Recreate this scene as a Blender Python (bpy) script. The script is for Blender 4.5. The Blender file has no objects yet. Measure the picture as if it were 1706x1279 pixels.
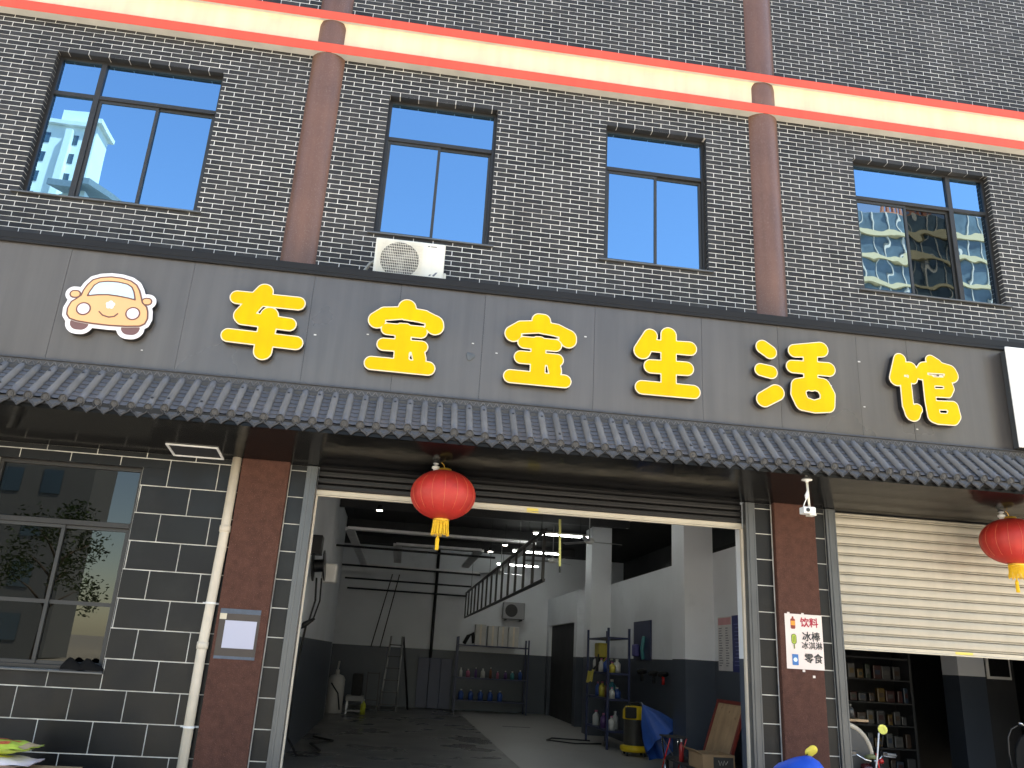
import bpy, bmesh, math, random
import numpy as np
from mathutils import Vector, Matrix
from mathutils.geometry import tessellate_polygon
rad = math.radians
random.seed(7)
scene = bpy.context.scene
col = scene.collection

# ------------------------------------------------------------------ camera
CAM_F, CAM_YAW, CAM_PITCH, CAM_ROLL = 1358.55, rad(6.898), rad(18.614), rad(3.343)
CAM_POS = Vector((0, -9.473, 1.6))
def cam_axes():
    cy, sy, cp, sp = math.cos(CAM_YAW), math.sin(CAM_YAW), math.cos(CAM_PITCH), math.sin(CAM_PITCH)
    f = Vector((sy*cp, cy*cp, sp)); r = Vector((cy, -sy, 0)); u = r.cross(f)
    cr, sr = math.cos(CAM_ROLL), math.sin(CAM_ROLL)
    return cr*r + sr*u, -sr*r + cr*u, f
cR, cU, cF = cam_axes()
camd = bpy.data.cameras.new('camera'); cam = bpy.data.objects.new('camera', camd); col.objects.link(cam)
camd.sensor_fit = 'HORIZONTAL'; camd.sensor_width = 36; camd.lens = CAM_F*36/1706
camd.clip_start = .05; camd.clip_end = 2000
M = Matrix(((cR.x, cU.x, -cF.x, CAM_POS.x), (cR.y, cU.y, -cF.y, CAM_POS.y), (cR.z, cU.z, -cF.z, CAM_POS.z), (0, 0, 0, 1)))
cam.matrix_world = M
scene.camera = cam

# ------------------------------------------------------------------ light
SUN_EL, SUN_AZ = rad(60), rad(58)       # sun stands behind the building, so the street front is in open shade
world = bpy.data.worlds.new('World'); scene.world = world; world.use_nodes = True
wn = world.node_tree.nodes; wl = world.node_tree.links
for n in list(wn): wn.remove(n)
sky = wn.new('ShaderNodeTexSky'); sky.sky_type = 'NISHITA'; sky.sun_disc = False
sky.sun_elevation = SUN_EL; sky.sun_rotation = SUN_AZ; sky.air_density = 1.0; sky.dust_density = .5; sky.ozone_density = 1.0
bg = wn.new('ShaderNodeBackground'); bg.inputs['Strength'].default_value = .13
wo = wn.new('ShaderNodeOutputWorld')
wl.new(sky.outputs[0], bg.inputs[0]); wl.new(bg.outputs[0], wo.inputs[0])
sd = bpy.data.lights.new('sun', 'SUN'); sd.energy = 4.5; sd.angle = rad(.53); sd.color = (1, .93, .82)
sun = bpy.data.objects.new('sun', sd); col.objects.link(sun)
sv = Vector((math.sin(SUN_AZ)*math.cos(SUN_EL), math.cos(SUN_AZ)*math.cos(SUN_EL), math.sin(SUN_EL)))
sun.rotation_euler = sv.to_track_quat('Z', 'Y').to_euler(); sun.location = (20, 30, 40)
vs = scene.view_settings
vs.view_transform = 'Standard'; vs.look = 'None'; vs.exposure = 2.2; vs.gamma = 1
vs.use_white_balance = True; vs.white_balance_temperature = 7600; vs.white_balance_tint = 10   # camera balanced for open shade
scene.render.engine = 'CYCLES'
cy = scene.cycles
cy.use_denoising = True; cy.max_bounces = 8; cy.diffuse_bounces = 4; cy.glossy_bounces = 4; cy.transparent_max_bounces = 8
cy.sample_clamp_indirect = 6; cy.caustics_reflective = False; cy.caustics_refractive = False

# ------------------------------------------------------------------ materials
MATS = {}
def mat(name, c, rough=.5, metal=0., var=.12, scale=4., bump=0., bscale=80., rnd=0., spec=.5, rvar=0., stain=None, speck=None, coat=0., emit=None, estr=0., streak=0.):
    if name in MATS: return MATS[name]
    m = bpy.data.materials.new(name); m.use_nodes = True; MATS[name] = m
    n = m.node_tree.nodes; l = m.node_tree.links
    b = n['Principled BSDF']
    tc = n.new('ShaderNodeTexCoord'); geo = n.new('ShaderNodeNewGeometry')
    no = n.new('ShaderNodeTexNoise'); no.inputs['Scale'].default_value = scale; no.inputs['Detail'].default_value = 5
    l.new(geo.outputs['Position'], no.inputs['Vector'])
    mr = n.new('ShaderNodeMapRange'); mr.inputs[1].default_value = .25; mr.inputs[2].default_value = .75
    mr.inputs[3].default_value = 1-var; mr.inputs[4].default_value = 1+var
    l.new(no.outputs[0], mr.inputs[0])
    val = mr.outputs[0]
    def mul(a, bb):
        k = n.new('ShaderNodeMath'); k.operation = 'MULTIPLY'; l.new(a, k.inputs[0]); l.new(bb, k.inputs[1]); return k.outputs[0]
    if rnd:
        oi = n.new('ShaderNodeObjectInfo'); ad = n.new('ShaderNodeMath'); ad.operation = 'ADD'
        l.new(oi.outputs['Random'], ad.inputs[0]); l.new(geo.outputs['Random Per Island'], ad.inputs[1])
        fr = n.new('ShaderNodeMath'); fr.operation = 'FRACT'; l.new(ad.outputs[0], fr.inputs[0])
        m2 = n.new('ShaderNodeMapRange'); m2.inputs[3].default_value = 1-rnd; m2.inputs[4].default_value = 1+rnd
        l.new(fr.outputs[0], m2.inputs[0]); val = mul(val, m2.outputs[0])
    if streak:
        mp = n.new('ShaderNodeMapping'); mp.inputs['Scale'].default_value = (9, 9, .5); l.new(geo.outputs['Position'], mp.inputs[0])
        n3 = n.new('ShaderNodeTexNoise'); n3.inputs['Scale'].default_value = 1.; n3.inputs['Detail'].default_value = 6; l.new(mp.outputs[0], n3.inputs['Vector'])
        m3 = n.new('ShaderNodeMapRange'); m3.inputs[1].default_value = .3; m3.inputs[2].default_value = .7; m3.inputs[3].default_value = 1-streak; m3.inputs[4].default_value = 1+streak
        l.new(n3.outputs[0], m3.inputs[0]); val = mul(val, m3.outputs[0])
    cc = n.new('ShaderNodeMix'); cc.data_type = 'RGBA'; cc.blend_type = 'MULTIPLY'; cc.inputs[0].default_value = 1
    cc.inputs[6].default_value = (*c, 1); l.new(val, cc.inputs[7])
    out = cc.outputs[2]
    if speck:      # (colour, scale, threshold)
        vo = n.new('ShaderNodeTexNoise'); vo.inputs['Scale'].default_value = speck[1]; vo.inputs['Detail'].default_value = 2; l.new(geo.outputs['Position'], vo.inputs['Vector'])
        ms = n.new('ShaderNodeMapRange'); ms.inputs[1].default_value = speck[2]; ms.inputs[2].default_value = speck[2]+.06; l.new(vo.outputs[0], ms.inputs[0])
        mx = n.new('ShaderNodeMix'); mx.data_type = 'RGBA'; l.new(ms.outputs[0], mx.inputs[0]); l.new(out, mx.inputs[6]); mx.inputs[7].default_value = (*speck[0], 1); out = mx.outputs[2]
    if stain:      # (colour, scale, threshold, amount)
        vo = n.new('ShaderNodeTexNoise'); vo.inputs['Scale'].default_value = stain[1]; vo.inputs['Detail'].default_value = 8; vo.inputs['Roughness'].default_value = .65; l.new(geo.outputs['Position'], vo.inputs['Vector'])
        ms = n.new('ShaderNodeMapRange'); ms.inputs[1].default_value = stain[2]; ms.inputs[2].default_value = stain[2]+.2; ms.inputs[4].default_value = stain[3]; l.new(vo.outputs[0], ms.inputs[0])
        mx = n.new('ShaderNodeMix'); mx.data_type = 'RGBA'; l.new(ms.outputs[0], mx.inputs[0]); l.new(out, mx.inputs[6]); mx.inputs[7].default_value = (*stain[0], 1); out = mx.outputs[2]
    l.new(out, b.inputs['Base Color'])
    b.inputs['Roughness'].default_value = rough; b.inputs['Metallic'].default_value = metal
    b.inputs['Specular IOR Level'].default_value = spec; b.inputs['Coat Weight'].default_value = coat
    if rvar:
        m4 = n.new('ShaderNodeMapRange'); m4.inputs[1].default_value = .3; m4.inputs[2].default_value = .7; m4.inputs[3].default_value = max(0, rough-rvar); m4.inputs[4].default_value = rough+rvar
        l.new(no.outputs[0], m4.inputs[0]); l.new(m4.outputs[0], b.inputs['Roughness'])
    if bump:
        nb = n.new('ShaderNodeTexNoise'); nb.inputs['Scale'].default_value = bscale; nb.inputs['Detail'].default_value = 3; l.new(geo.outputs['Position'], nb.inputs['Vector'])
        bp = n.new('ShaderNodeBump'); bp.inputs['Strength'].default_value = 1; bp.inputs['Distance'].default_value = bump
        l.new(nb.outputs[0], bp.inputs['Height']); l.new(bp.outputs[0], b.inputs['Normal'])
    if emit:
        b.inputs['Emission Color'].default_value = (*emit, 1); b.inputs['Emission Strength'].default_value = estr
    return m

def glass(name, tint, fac, dark, wave=0., wscale=1.2):
    if name in MATS: return MATS[name]
    m = bpy.data.materials.new(name); m.use_nodes = True; MATS[name] = m
    n = m.node_tree.nodes; l = m.node_tree.links
    n.remove(n['Principled BSDF']); out = n['Material Output']
    g = n.new('ShaderNodeBsdfGlossy'); g.inputs['Color'].default_value = (*tint, 1); g.inputs['Roughness'].default_value = .0
    t = n.new('ShaderNodeBsdfTransparent'); t.inputs['Color'].default_value = (*dark, 1)
    mx = n.new('ShaderNodeMixShader')
    lw = n.new('ShaderNodeLayerWeight'); lw.inputs['Blend'].default_value = .35
    mr = n.new('ShaderNodeMapRange'); mr.inputs[3].default_value = fac; mr.inputs[4].default_value = min(1, fac+.5); l.new(lw.outputs['Fresnel'], mr.inputs[0])
    l.new(mr.outputs[0], mx.inputs[0]); l.new(t.outputs[0], mx.inputs[1]); l.new(g.outputs[0], mx.inputs[2]); l.new(mx.outputs[0], out.inputs[0])
    if wave:
        geo = n.new('ShaderNodeNewGeometry'); nb = n.new('ShaderNodeTexNoise'); nb.inputs['Scale'].default_value = wscale; nb.inputs['Detail'].default_value = 1
        l.new(geo.outputs['Position'], nb.inputs['Vector']); bp = n.new('ShaderNodeBump'); bp.inputs['Distance'].default_value = wave; bp.inputs['Strength'].default_value = 1
        l.new(nb.outputs[0], bp.inputs['Height']); l.new(bp.outputs[0], g.inputs['Normal'])
    return m

brick_m = mat('dark_brick', (.0275, .0265, .0265), .6, var=.35, scale=.9, rnd=.42, streak=.2, spec=.35, bump=.0015, bscale=110, stain=((.052, .049, .047), 1.1, .48, .6))
grout_m = mat('white_grout', (.84, .82, .79), .85, var=.2, scale=1.3, streak=.15, bump=.001, stain=((.5, .48, .45), 2.4, .55, .45))
tile_m = mat('black_tile', (.0055, .0055, .0057), .38, var=.2, scale=2, rnd=.15, rvar=.1, spec=.3, bump=.0006, bscale=40, stain=((.016, .016, .0155), 1.5, .5, .6))
tgrout_m = mat('tile_grout', (.62, .60, .55), .85, var=.3, scale=5, stain=((.25, .24, .22), 3.5, .5, .8))
red_m = mat('red_moulding_paint', (.72, .085, .045), .55, var=.08, scale=2, streak=.06)
cream_m = mat('cream_paint', (.80, .655, .45), .7, var=.07, scale=2.2, streak=.07, stain=((.6, .5, .36), .9, .55, .35))
whitesoff_m = mat('pale_plaster', (.55, .54, .5), .8, var=.12, scale=3)
col_m = mat('brown_column_paint', (.15, .072, .048), .38, var=.2, scale=1.6, bump=.0022, bscale=150, rvar=.08, streak=.14, speck=((.23, .14, .11), 95, .6))
pil_m = mat('brown_speckled_stone', (.086, .037, .026), .8, spec=.2, var=.2, scale=14, bump=.004, bscale=90, speck=((.2, .1, .08), 130, .62))
alu_m = mat('grey_aluminium', (.10, .103, .104), .38, metal=.5, var=.1, scale=3, streak=.12)
frame_m = mat('dark_window_frame', (.032, .030, .028), .4, metal=.3, var=.1)
frame2_m = mat('dark_sash_frame', (.035, .035, .034), .45, metal=.2, var=.1)
sill_m = mat('sill_metal', (.13, .13, .125), .4, metal=.4, var=.2, scale=5)
glass_up = glass('blue_coated_glass', (.28, .57, .86), .58, (.05, .07, .09), .0012, .8)
glass_wavy = glass('wavy_coated_glass', (.36, .50, .62), .48, (.04, .06, .08), .0014, 2.6)
glass_open = glass('open_sash_glass', (.3, .34, .36), .1, (.05, .06, .07), .004, 2.)
glass_low = glass('shop_window_glass', (.66, .70, .70), .045, (.07, .08, .08), .0006, .9)
panel_m = mat('sign_panel_grey', (.112, .102, .095), .3, metal=.4, var=.12, scale=.5, streak=.1, rvar=.07, bump=.004, bscale=1.6, stain=((.13, .118, .11), 1.2, .52, .45))
capm = mat('sign_cap_black', (.013, .0125, .0125), .5, spec=.25, var=.1)
soff_m = mat('black_gloss_soffit', (.006, .006, .006), .16, var=.2, spec=.13, bump=.009, bscale=1.5, rvar=.05)
slate_m = mat('dark_slate_tile', (.115, .113, .116), .5, var=.15, scale=6, rnd=.1, bump=.001, bscale=60, stain=((.17, .17, .175), 3, .58, .4))
slate2_m = mat('dark_slate_relief', (.05, .0495, .051), .5, var=.2, scale=30, bump=.0015, bscale=90)
yellow_m = mat('letter_yellow', (.82, .435, .001), .5, spec=.2, var=.08, scale=3, streak=.05)
trim_m = mat('letter_trim', (.78, .66, .48), .5, var=.05)
black_m = mat('letter_return_black', (.012, .012, .013), .35, var=.1)
white_m = mat('white_plastic', (.78, .77, .74), .4, var=.05, scale=5)
ivory_m = mat('ivory_enamel', (.74, .71, .62), .38, var=.06, scale=6, streak=.06, stain=((.5, .42, .3), 5, .64, .5))
pvc_m = mat('cream_pvc', (.62, .54, .43), .42, var=.1, scale=6, streak=.12)
shut_m = mat('cream_shutter', (.44, .395, .32), .4, metal=.15, var=.08, scale=1.5, streak=.06, rvar=.06, bump=.0006, bscale=3)
shutd_m = mat('dark_shutter', (.015, .0135, .013), .4, metal=.4, var=.1)
bar_m = mat('shutter_bar', (.55, .49, .39), .4, metal=.2, var=.1)
wpaint_m = mat('white_wall_paint', (.76, .79, .83), .6, var=.08, scale=.8, stain=((.5, .52, .55), 1.1, .58, .5))
gpaint_m = mat('grey_wainscot_paint', (.055, .068, .09), .4, var=.15, scale=1.2)
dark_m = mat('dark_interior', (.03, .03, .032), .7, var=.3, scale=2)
ceil_m = mat('black_ceiling', (.02, .02, .021), .8, var=.3)
floord_m = mat('grey_floor_paint', (.14, .137, .13), .33, var=.25, scale=.9, rvar=.15, stain=((.09, .09, .087), .6, .45, .4))
floorl_m = mat('pale_concrete_floor', (.38, .37, .355), .45, var=.15, scale=1.2, rvar=.1, stain=((.16, .155, .15), 1.7, .58, .6))
blackmetal_m = mat('black_metal', (.015, .015, .016), .4, metal=.3, var=.1)
greymetal_m = mat('light_metal', (.45, .45, .46), .35, metal=.6, var=.1)
chrome_m = mat('chrome', (.7, .7, .7), .12, metal=1., var=.03)
lantern_m = mat('red_lantern_cloth', (.44, .023, .015), .55, var=.2, scale=5, bump=.002, bscale=60, stain=((.6, .12, .08), 3, .6, .4))
gold_m = mat('gold_trim', (.75, .42, .06), .35, metal=.6, var=.1)
goldthread_m = mat('gold_thread', (.85, .52, .02), .6, var=.15, scale=40)
navy_m = mat('navy_enamel', (.02, .028, .085), .4, var=.1)

# ------------------------------------------------------------------ helpers
ORG = {}
def tag(o, label=None, cat=None, group=None, kind=None):
    if label: o['label'] = label
    if cat: o['category'] = cat
    if group: o['group'] = group
    if kind: o['kind'] = kind
    return o
def thing(name, label, cat, loc=(0, 0, 0), group=None, rz=0.):
    o = bpy.data.objects.new(name, None); col.objects.link(o)
    o.location = loc; o.rotation_euler = (0, 0, rz); o.empty_display_size = .1
    ORG[o.name] = Vector(loc) if not rz else Vector((0, 0, 0))
    return tag(o, label, cat, group)
def org(p): return ORG.get(p.name, Vector((0, 0, 0))) if p else Vector((0, 0, 0))
class MB:
    def __init__(s): s.v = []; s.f = []
    def box(s, x0, x1, y0, y1, z0, z1):
        k = len(s.v)
        s.v += [(x0, y0, z0), (x1, y0, z0), (x1, y1, z0), (x0, y1, z0), (x0, y0, z1), (x1, y0, z1), (x1, y1, z1), (x0, y1, z1)]
        s.f += [tuple(k+i for i in q) for q in ((0, 3, 2, 1), (4, 5, 6, 7), (0, 1, 5, 4), (1, 2, 6, 5), (2, 3, 7, 6), (3, 0, 4, 7))]
        return s
    def obox(s, c, ax, ay, az):        # oriented box: centre and three half-axis vectors
        k = len(s.v); c, ax, ay, az = map(Vector, (c, ax, ay, az))
        for sz in (-1, 1):
            for sx, sy in ((-1, -1), (1, -1), (1, 1), (-1, 1)): s.v.append(tuple(c+sx*ax+sy*ay+sz*az))
        s.f += [tuple(k+i for i in q) for q in ((0, 3, 2, 1), (4, 5, 6, 7), (0, 1, 5, 4), (1, 2, 6, 5), (2, 3, 7, 6), (3, 0, 4, 7))]
        return s
    def poly(s, pts):
        k = len(s.v); s.v += [tuple(p) for p in pts]; s.f.append(tuple(range(k, k+len(pts)))); return s
    def prism_x(s, prof, x0, x1):      # closed (y, z) profile extruded along x
        k = len(s.v); n = len(prof)
        s.v += [(x0, y, z) for y, z in prof]+[(x1, y, z) for y, z in prof]
        s.f += [(k+i, k+(i+1) % n, k+n+(i+1) % n, k+n+i) for i in range(n)]
        s.f += [tuple(k+i for i in range(n))[::-1], tuple(k+n+i for i in range(n))]
        return s
    def tube(s, pts, r, n=8, cap=True):
        pts = [Vector(p) for p in pts]; rr = r if isinstance(r, (list, tuple)) else [r]*len(pts)
        k0 = len(s.v); up = None
        for i, p in enumerate(pts):
            t = (pts[min(i+1, len(pts)-1)]-pts[max(i-1, 0)])
            t = t.normalized() if t.length > 1e-9 else Vector((0, 0, 1))
            if up is None: up = t.orthogonal().normalized()
            a = (up-t*up.dot(t)); a = a.normalized() if a.length > 1e-6 else t.orthogonal().normalized(); up = a; b = t.cross(a)
            s.v += [tuple(p+rr[i]*(math.cos(2*math.pi*j/n)*a+math.sin(2*math.pi*j/n)*b)) for j in range(n)]
        for i in range(len(pts)-1):
            for j in range(n): s.f.append((k0+i*n+j, k0+i*n+(j+1) % n, k0+(i+1)*n+(j+1) % n, k0+(i+1)*n+j))
        if cap: s.f += [tuple(k0+j for j in range(n))[::-1], tuple(k0+(len(pts)-1)*n+j for j in range(n))]
        return s
    def lathe(s, prof, c=(0, 0, 0), n=24, ax=None, squash=None):   # (radius, height) profile about the z axis (or the axis ax)
        k0 = len(s.v); c = Vector(c); A = Vector(ax).normalized() if ax else Vector((0, 0, 1)); X = A.orthogonal().normalized(); Y = A.cross(X)
        for r, h in prof:
            for j in range(n):
                w = 2*math.pi*j/n; rr = r*(squash(w) if squash else 1); s.v.append(tuple(c+A*h+rr*(math.cos(w)*X+math.sin(w)*Y)))
        for i in range(len(prof)-1):
            for j in range(n): s.f.append((k0+i*n+j, k0+i*n+(j+1) % n, k0+(i+1)*n+(j+1) % n, k0+(i+1)*n+j))
        s.f += [tuple(k0+j for j in range(n))[::-1], tuple(k0+(len(prof)-1)*n+j for j in range(n))]
        return s
    def mesh(s, name, o=Vector((0, 0, 0)), fix=True):
        me = bpy.data.meshes.new(name)
        me.from_pydata([(x-o.x, y-o.y, z-o.z) for x, y, z in s.v], [], s.f); me.update()
        if fix:
            b = bmesh.new(); b.from_mesh(me); bmesh.ops.recalc_face_normals(b, faces=b.faces); b.to_mesh(me); b.free()
        return me
    def build(s, name, m, parent=None, bevel=0., smooth=False, seg=2, fix=True):
        o = org(parent)
        me = s.mesh(name, o, fix); me.materials.append(m)
        ob = bpy.data.objects.new(name, me); col.objects.link(ob)
        if parent: ob.parent = parent; ORG[ob.name] = o
        if smooth: me.shade_smooth()
        if bevel:
            md = ob.modifiers.new('bevel', 'BEVEL'); md.width = bevel; md.segments = seg; md.limit_method = 'ANGLE'
        return ob
def inst(me, name, parent, loc, rot=None):      # shared mesh data, one object
    ob = bpy.data.objects.new(name, me); col.objects.link(ob); ob.parent = parent
    ob.location = Vector(loc)-org(parent)
    if rot: ob.rotation_euler = rot
    return ob
def copy_tree(o, parent=None):
    c = o.copy(); col.objects.link(c); c.parent = parent
    for ch in o.children: copy_tree(ch, c)
    return c
def smooth_auto(ob, ang=35):
    me = ob.data; me.shade_smooth()
    b = bmesh.new(); b.from_mesh(me)
    for e in b.edges:
        if len(e.link_faces) == 2 and e.calc_face_angle(0) > rad(ang): e.smooth = False
    b.to_mesh(me); b.free(); return ob
def cut(iv, holes):      # intervals minus holes
    out = [iv]
    for a, b in holes:
        nx = []
        for x0, x1 in out:
            if b <= x0 or a >= x1: nx.append((x0, x1)); continue
            if a > x0: nx.append((x0, a))
            if b < x1: nx.append((b, x1))
        out = nx
    return out
def wall_rects(mb, x0, x1, z0, z1, holes, y0, y1):     # a wall slab with rectangular openings, as boxes
    xs = sorted({x0, x1, *[h[0] for h in holes], *[h[1] for h in holes]}); xs = [x for x in xs if x0 <= x <= x1]
    for a, b in zip(xs, xs[1:]):
        for c, d in cut((z0, z1), [(h[2], h[3]) for h in holes if h[0] < b-1e-6 and h[1] > a+1e-6]): mb.box(a, b, y0, y1, c, d)
    return mb
# ---- flat shapes with rounded strokes: signed distance on a grid, contours, prism
def sd_strokes(X, Z, strokes):
    d = np.full(X.shape, 9.)
    for st in strokes:
        if len(st) == 1: st = [st[0], st[0]]
        for (x0, z0, r0), (x1, z1, r1) in zip(st, st[1:]):
            dx, dz = x1-x0, z1-z0; L = dx*dx+dz*dz
            t = np.clip(((X-x0)*dx+(Z-z0)*dz)/L, 0, 1) if L > 1e-12 else np.zeros(X.shape)
            d = np.minimum(d, np.hypot(X-x0-t*dx, Z-z0-t*dz)-(r0+(r1-r0)*t))
    return d
def sd_poly(X, Z, pts):
    d = np.full(X.shape, 9.); ins = np.zeros(X.shape, bool); n = len(pts)
    for i in range(n):
        (x0, z0), (x1, z1) = pts[i], pts[(i+1) % n]; dx, dz = x1-x0, z1-z0; L = dx*dx+dz*dz+1e-12
        t = np.clip(((X-x0)*dx+(Z-z0)*dz)/L, 0, 1); d = np.minimum(d, np.hypot(X-x0-t*dx, Z-z0-t*dz))
        c = ((z0 > Z) != (z1 > Z)) & (X < dx*(Z-z0)/(dz if abs(dz) > 1e-12 else 1e-12)+x0); ins ^= c
    return np.where(ins, -d, d)
def contours(F, xs, zs, lev=0.):
    F = F-lev; F = np.where(np.abs(F) < 1e-7, 1e-7, F); segs = {}
    nx, nz = F.shape
    def pt(i, j, k, l):
        a, b = F[i, j], F[k, l]; t = a/(a-b); return (xs[i]+t*(xs[k]-xs[i]), zs[j]+t*(zs[l]-zs[j]))
    S = F < 0
    cells = np.argwhere((S[:-1, :-1] != S[1:, :-1]) | (S[:-1, :-1] != S[:-1, 1:]) | (S[:-1, :-1] != S[1:, 1:]))
    link = {}; P = {}
    for i, j in cells:
        i = int(i); j = int(j); e = []
        for key, a, b in ((('h', i, j), (i, j), (i+1, j)), (('v', i+1, j), (i+1, j), (i+1, j+1)), (('h', i, j+1), (i+1, j+1), (i, j+1)), (('v', i, j), (i, j+1), (i, j))):
            if S[a] != S[b]: e.append(key); P[key] = pt(*a, *b)
        prs = [(e[0], e[1])] if len(e) == 2 else [(e[0], e[1]), (e[2], e[3])]
        for a, b in prs: link.setdefault(a, []).append(b); link.setdefault(b, []).append(a)
    loops = []; seen = set()
    for s0 in link:
        if s0 in seen: continue
        lp = [s0]; seen.add(s0); cur = s0
        while True:
            nxt = [q for q in link[cur] if q not in seen]
            if not nxt: break
            cur = nxt[0]; seen.add(cur); lp.append(cur)
        if len(lp) > 5: loops.append([P[q] for q in lp])
    out = []
    for lp in loops:      # drop nearly collinear points
        lp = [((lp[i-1][0]+2*lp[i][0]+lp[(i+1) % len(lp)][0])/4, (lp[i-1][1]+2*lp[i][1]+lp[(i+1) % len(lp)][1])/4) for i in range(len(lp))]
        keep = [lp[0]]
        for i in range(1, len(lp)):
            a, b, c = keep[-1], lp[i], lp[(i+1) % len(lp)]
            if abs((b[0]-a[0])*(c[1]-a[1])-(b[1]-a[1])*(c[0]-a[0])) > 6e-6 or math.dist(a, b) > .05: keep.append(b)
        if len(keep) > 3: out.append(keep)
    return out
def flat_prism(loops, y0, y1):       # contours in (x, z), front face at y0, back at y1
    def inside(p, lp):
        c = False
        for (x0, z0), (x1, z1) in zip(lp, lp[1:]+lp[:1]):
            if (z0 > p[1]) != (z1 > p[1]) and p[0] < (x1-x0)*(p[1]-z0)/(z1-z0)+x0: c = not c
        return c
    par = [[j for j in range(len(loops)) if j != i and inside(loops[i][0], loops[j])] for i in range(len(loops))]
    start = [0]
    for lp in loops: start.append(start[-1]+len(lp))
    mb = MB(); tris = []
    for i in range(len(loops)):      # every outer contour with its own holes
        if len(par[i]) % 2: continue
        grp = [i]+[k for k in range(len(loops)) if i in par[k] and len(par[k]) == len(par[i])+1]
        idx = [start[k]+q for k in grp for q in range(len(loops[k]))]
        tris += [tuple(idx[q] for q in t) for t in tessellate_polygon([[Vector((x, z, 0)) for x, z in loops[k]] for k in grp])]
    pts = [p for lp in loops for p in lp]; n = len(pts)
    mb.v = [(x, y0, z) for x, z in pts]+[(x, y1, z) for x, z in pts]
    mb.f = [tuple(t) for t in tris]+[tuple(n+i for i in t) for t in tris]
    k = 0
    for lp in loops:
        m = len(lp); mb.f += [(k+i, k+(i+1) % m, n+k+(i+1) % m, n+k+i) for i in range(m)]; k += m
    return mb
def shape(fn, x0, x1, z0, z1, lev=0., step=.007):
    xs = np.arange(x0, x1, step); zs = np.arange(z0, z1, step); X, Z = np.meshgrid(xs, zs, indexing='ij')
    return contours(fn(X, Z), xs, zs, lev)
def text_mesh(body, size, bold=0.):
    c = bpy.data.curves.new('lettering', 'FONT'); c.body = body; c.size = size; c.align_x = 'CENTER'; c.align_y = 'CENTER'; c.offset = bold; c.resolution_u = 3
    o = bpy.data.objects.new('lettering', c); col.objects.link(o)
    bpy.context.view_layer.update()
    me = bpy.data.meshes.new_from_object(o.evaluated_get(bpy.context.evaluated_depsgraph_get()))
    bpy.data.objects.remove(o); bpy.data.curves.remove(c); return me
def put_text(body, size, m, parent, loc, rot=(math.pi/2, 0, 0), bold=0.):
    me = text_mesh(body, size, bold); me.materials.clear(); me.materials.append(m)
    return inst(me, 'lettering', parent, loc, rot)

# ------------------------------------------------------------------ setting: ground, pavement, road
asph_m = mat('asphalt', (.055, .055, .056), .8, var=.2, scale=2, bump=.003, bscale=60)
pave_m = mat('concrete_paving', (.5, .475, .43), .75, var=.15, scale=1.5, stain=((.2, .19, .18), .9, .55, .5))
earth_m = mat('pale_ground', (.30, .28, .24), .9, var=.2, scale=.3)
paint_m = mat('road_paint', (.75, .74, .7), .6, var=.1)
tag(MB().box(-400, 400, -400, 60, -.5, -.16).build('ground', earth_m), kind='structure')
tag(MB().box(-120, 120, -34, -14, -.155, -.12).build('road', asph_m), kind='structure')
pv = tag(MB().box(-60, 60, -14, 0, -.155, -.02).build('pavement', pave_m), kind='structure')
MB().box(-60, 60, -14.25, -14.005, -.12, .0).build('kerb', pave_m, pv)
for k in range(16):
    MB().box(-48+6*k, -45+6*k, -24.08, -23.92, -.12, -.116).build('lane_mark', paint_m, pv)
fl = tag(MB().box(-1.9, 2.15, .02, 18.2, -.14, .0).build('garage_floor', floord_m), kind='structure')
MB().box(2.155, 7.6, .02, 20.2, -.14, .0).build('concrete_slab', floorl_m, fl)
MB().box(2.9, 3.6, 12.3, 12.42, 0, .004).build('drain_slot', blackmetal_m, fl)

# ------------------------------------------------------------------ the building
B = thing('shop_building', 'black brick two-tone building with shops below and blue windows above', 'building')
BW, BH, BX0, BZ0 = .2536, .07, .903, 6.115
WIN = [(-5.06, -2.95, 6.675, 8.775), (-.76, .735, 6.675, 8.775), (2.265, 3.72, 6.675, 8.775), (5.935, 8.07, 6.675, 8.775)]
COLX = [(-1.632, .218), (4.585, .218)]
BAND0, BAND1 = 9.245, 9.915
WX0, WX1, WZT = -7.6, 11.4, 13.6
wall = wall_rects(MB(), WX0, WX1, 3.7, WZT, WIN, 0, .3).build('brick_wall', grout_m, B)
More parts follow.
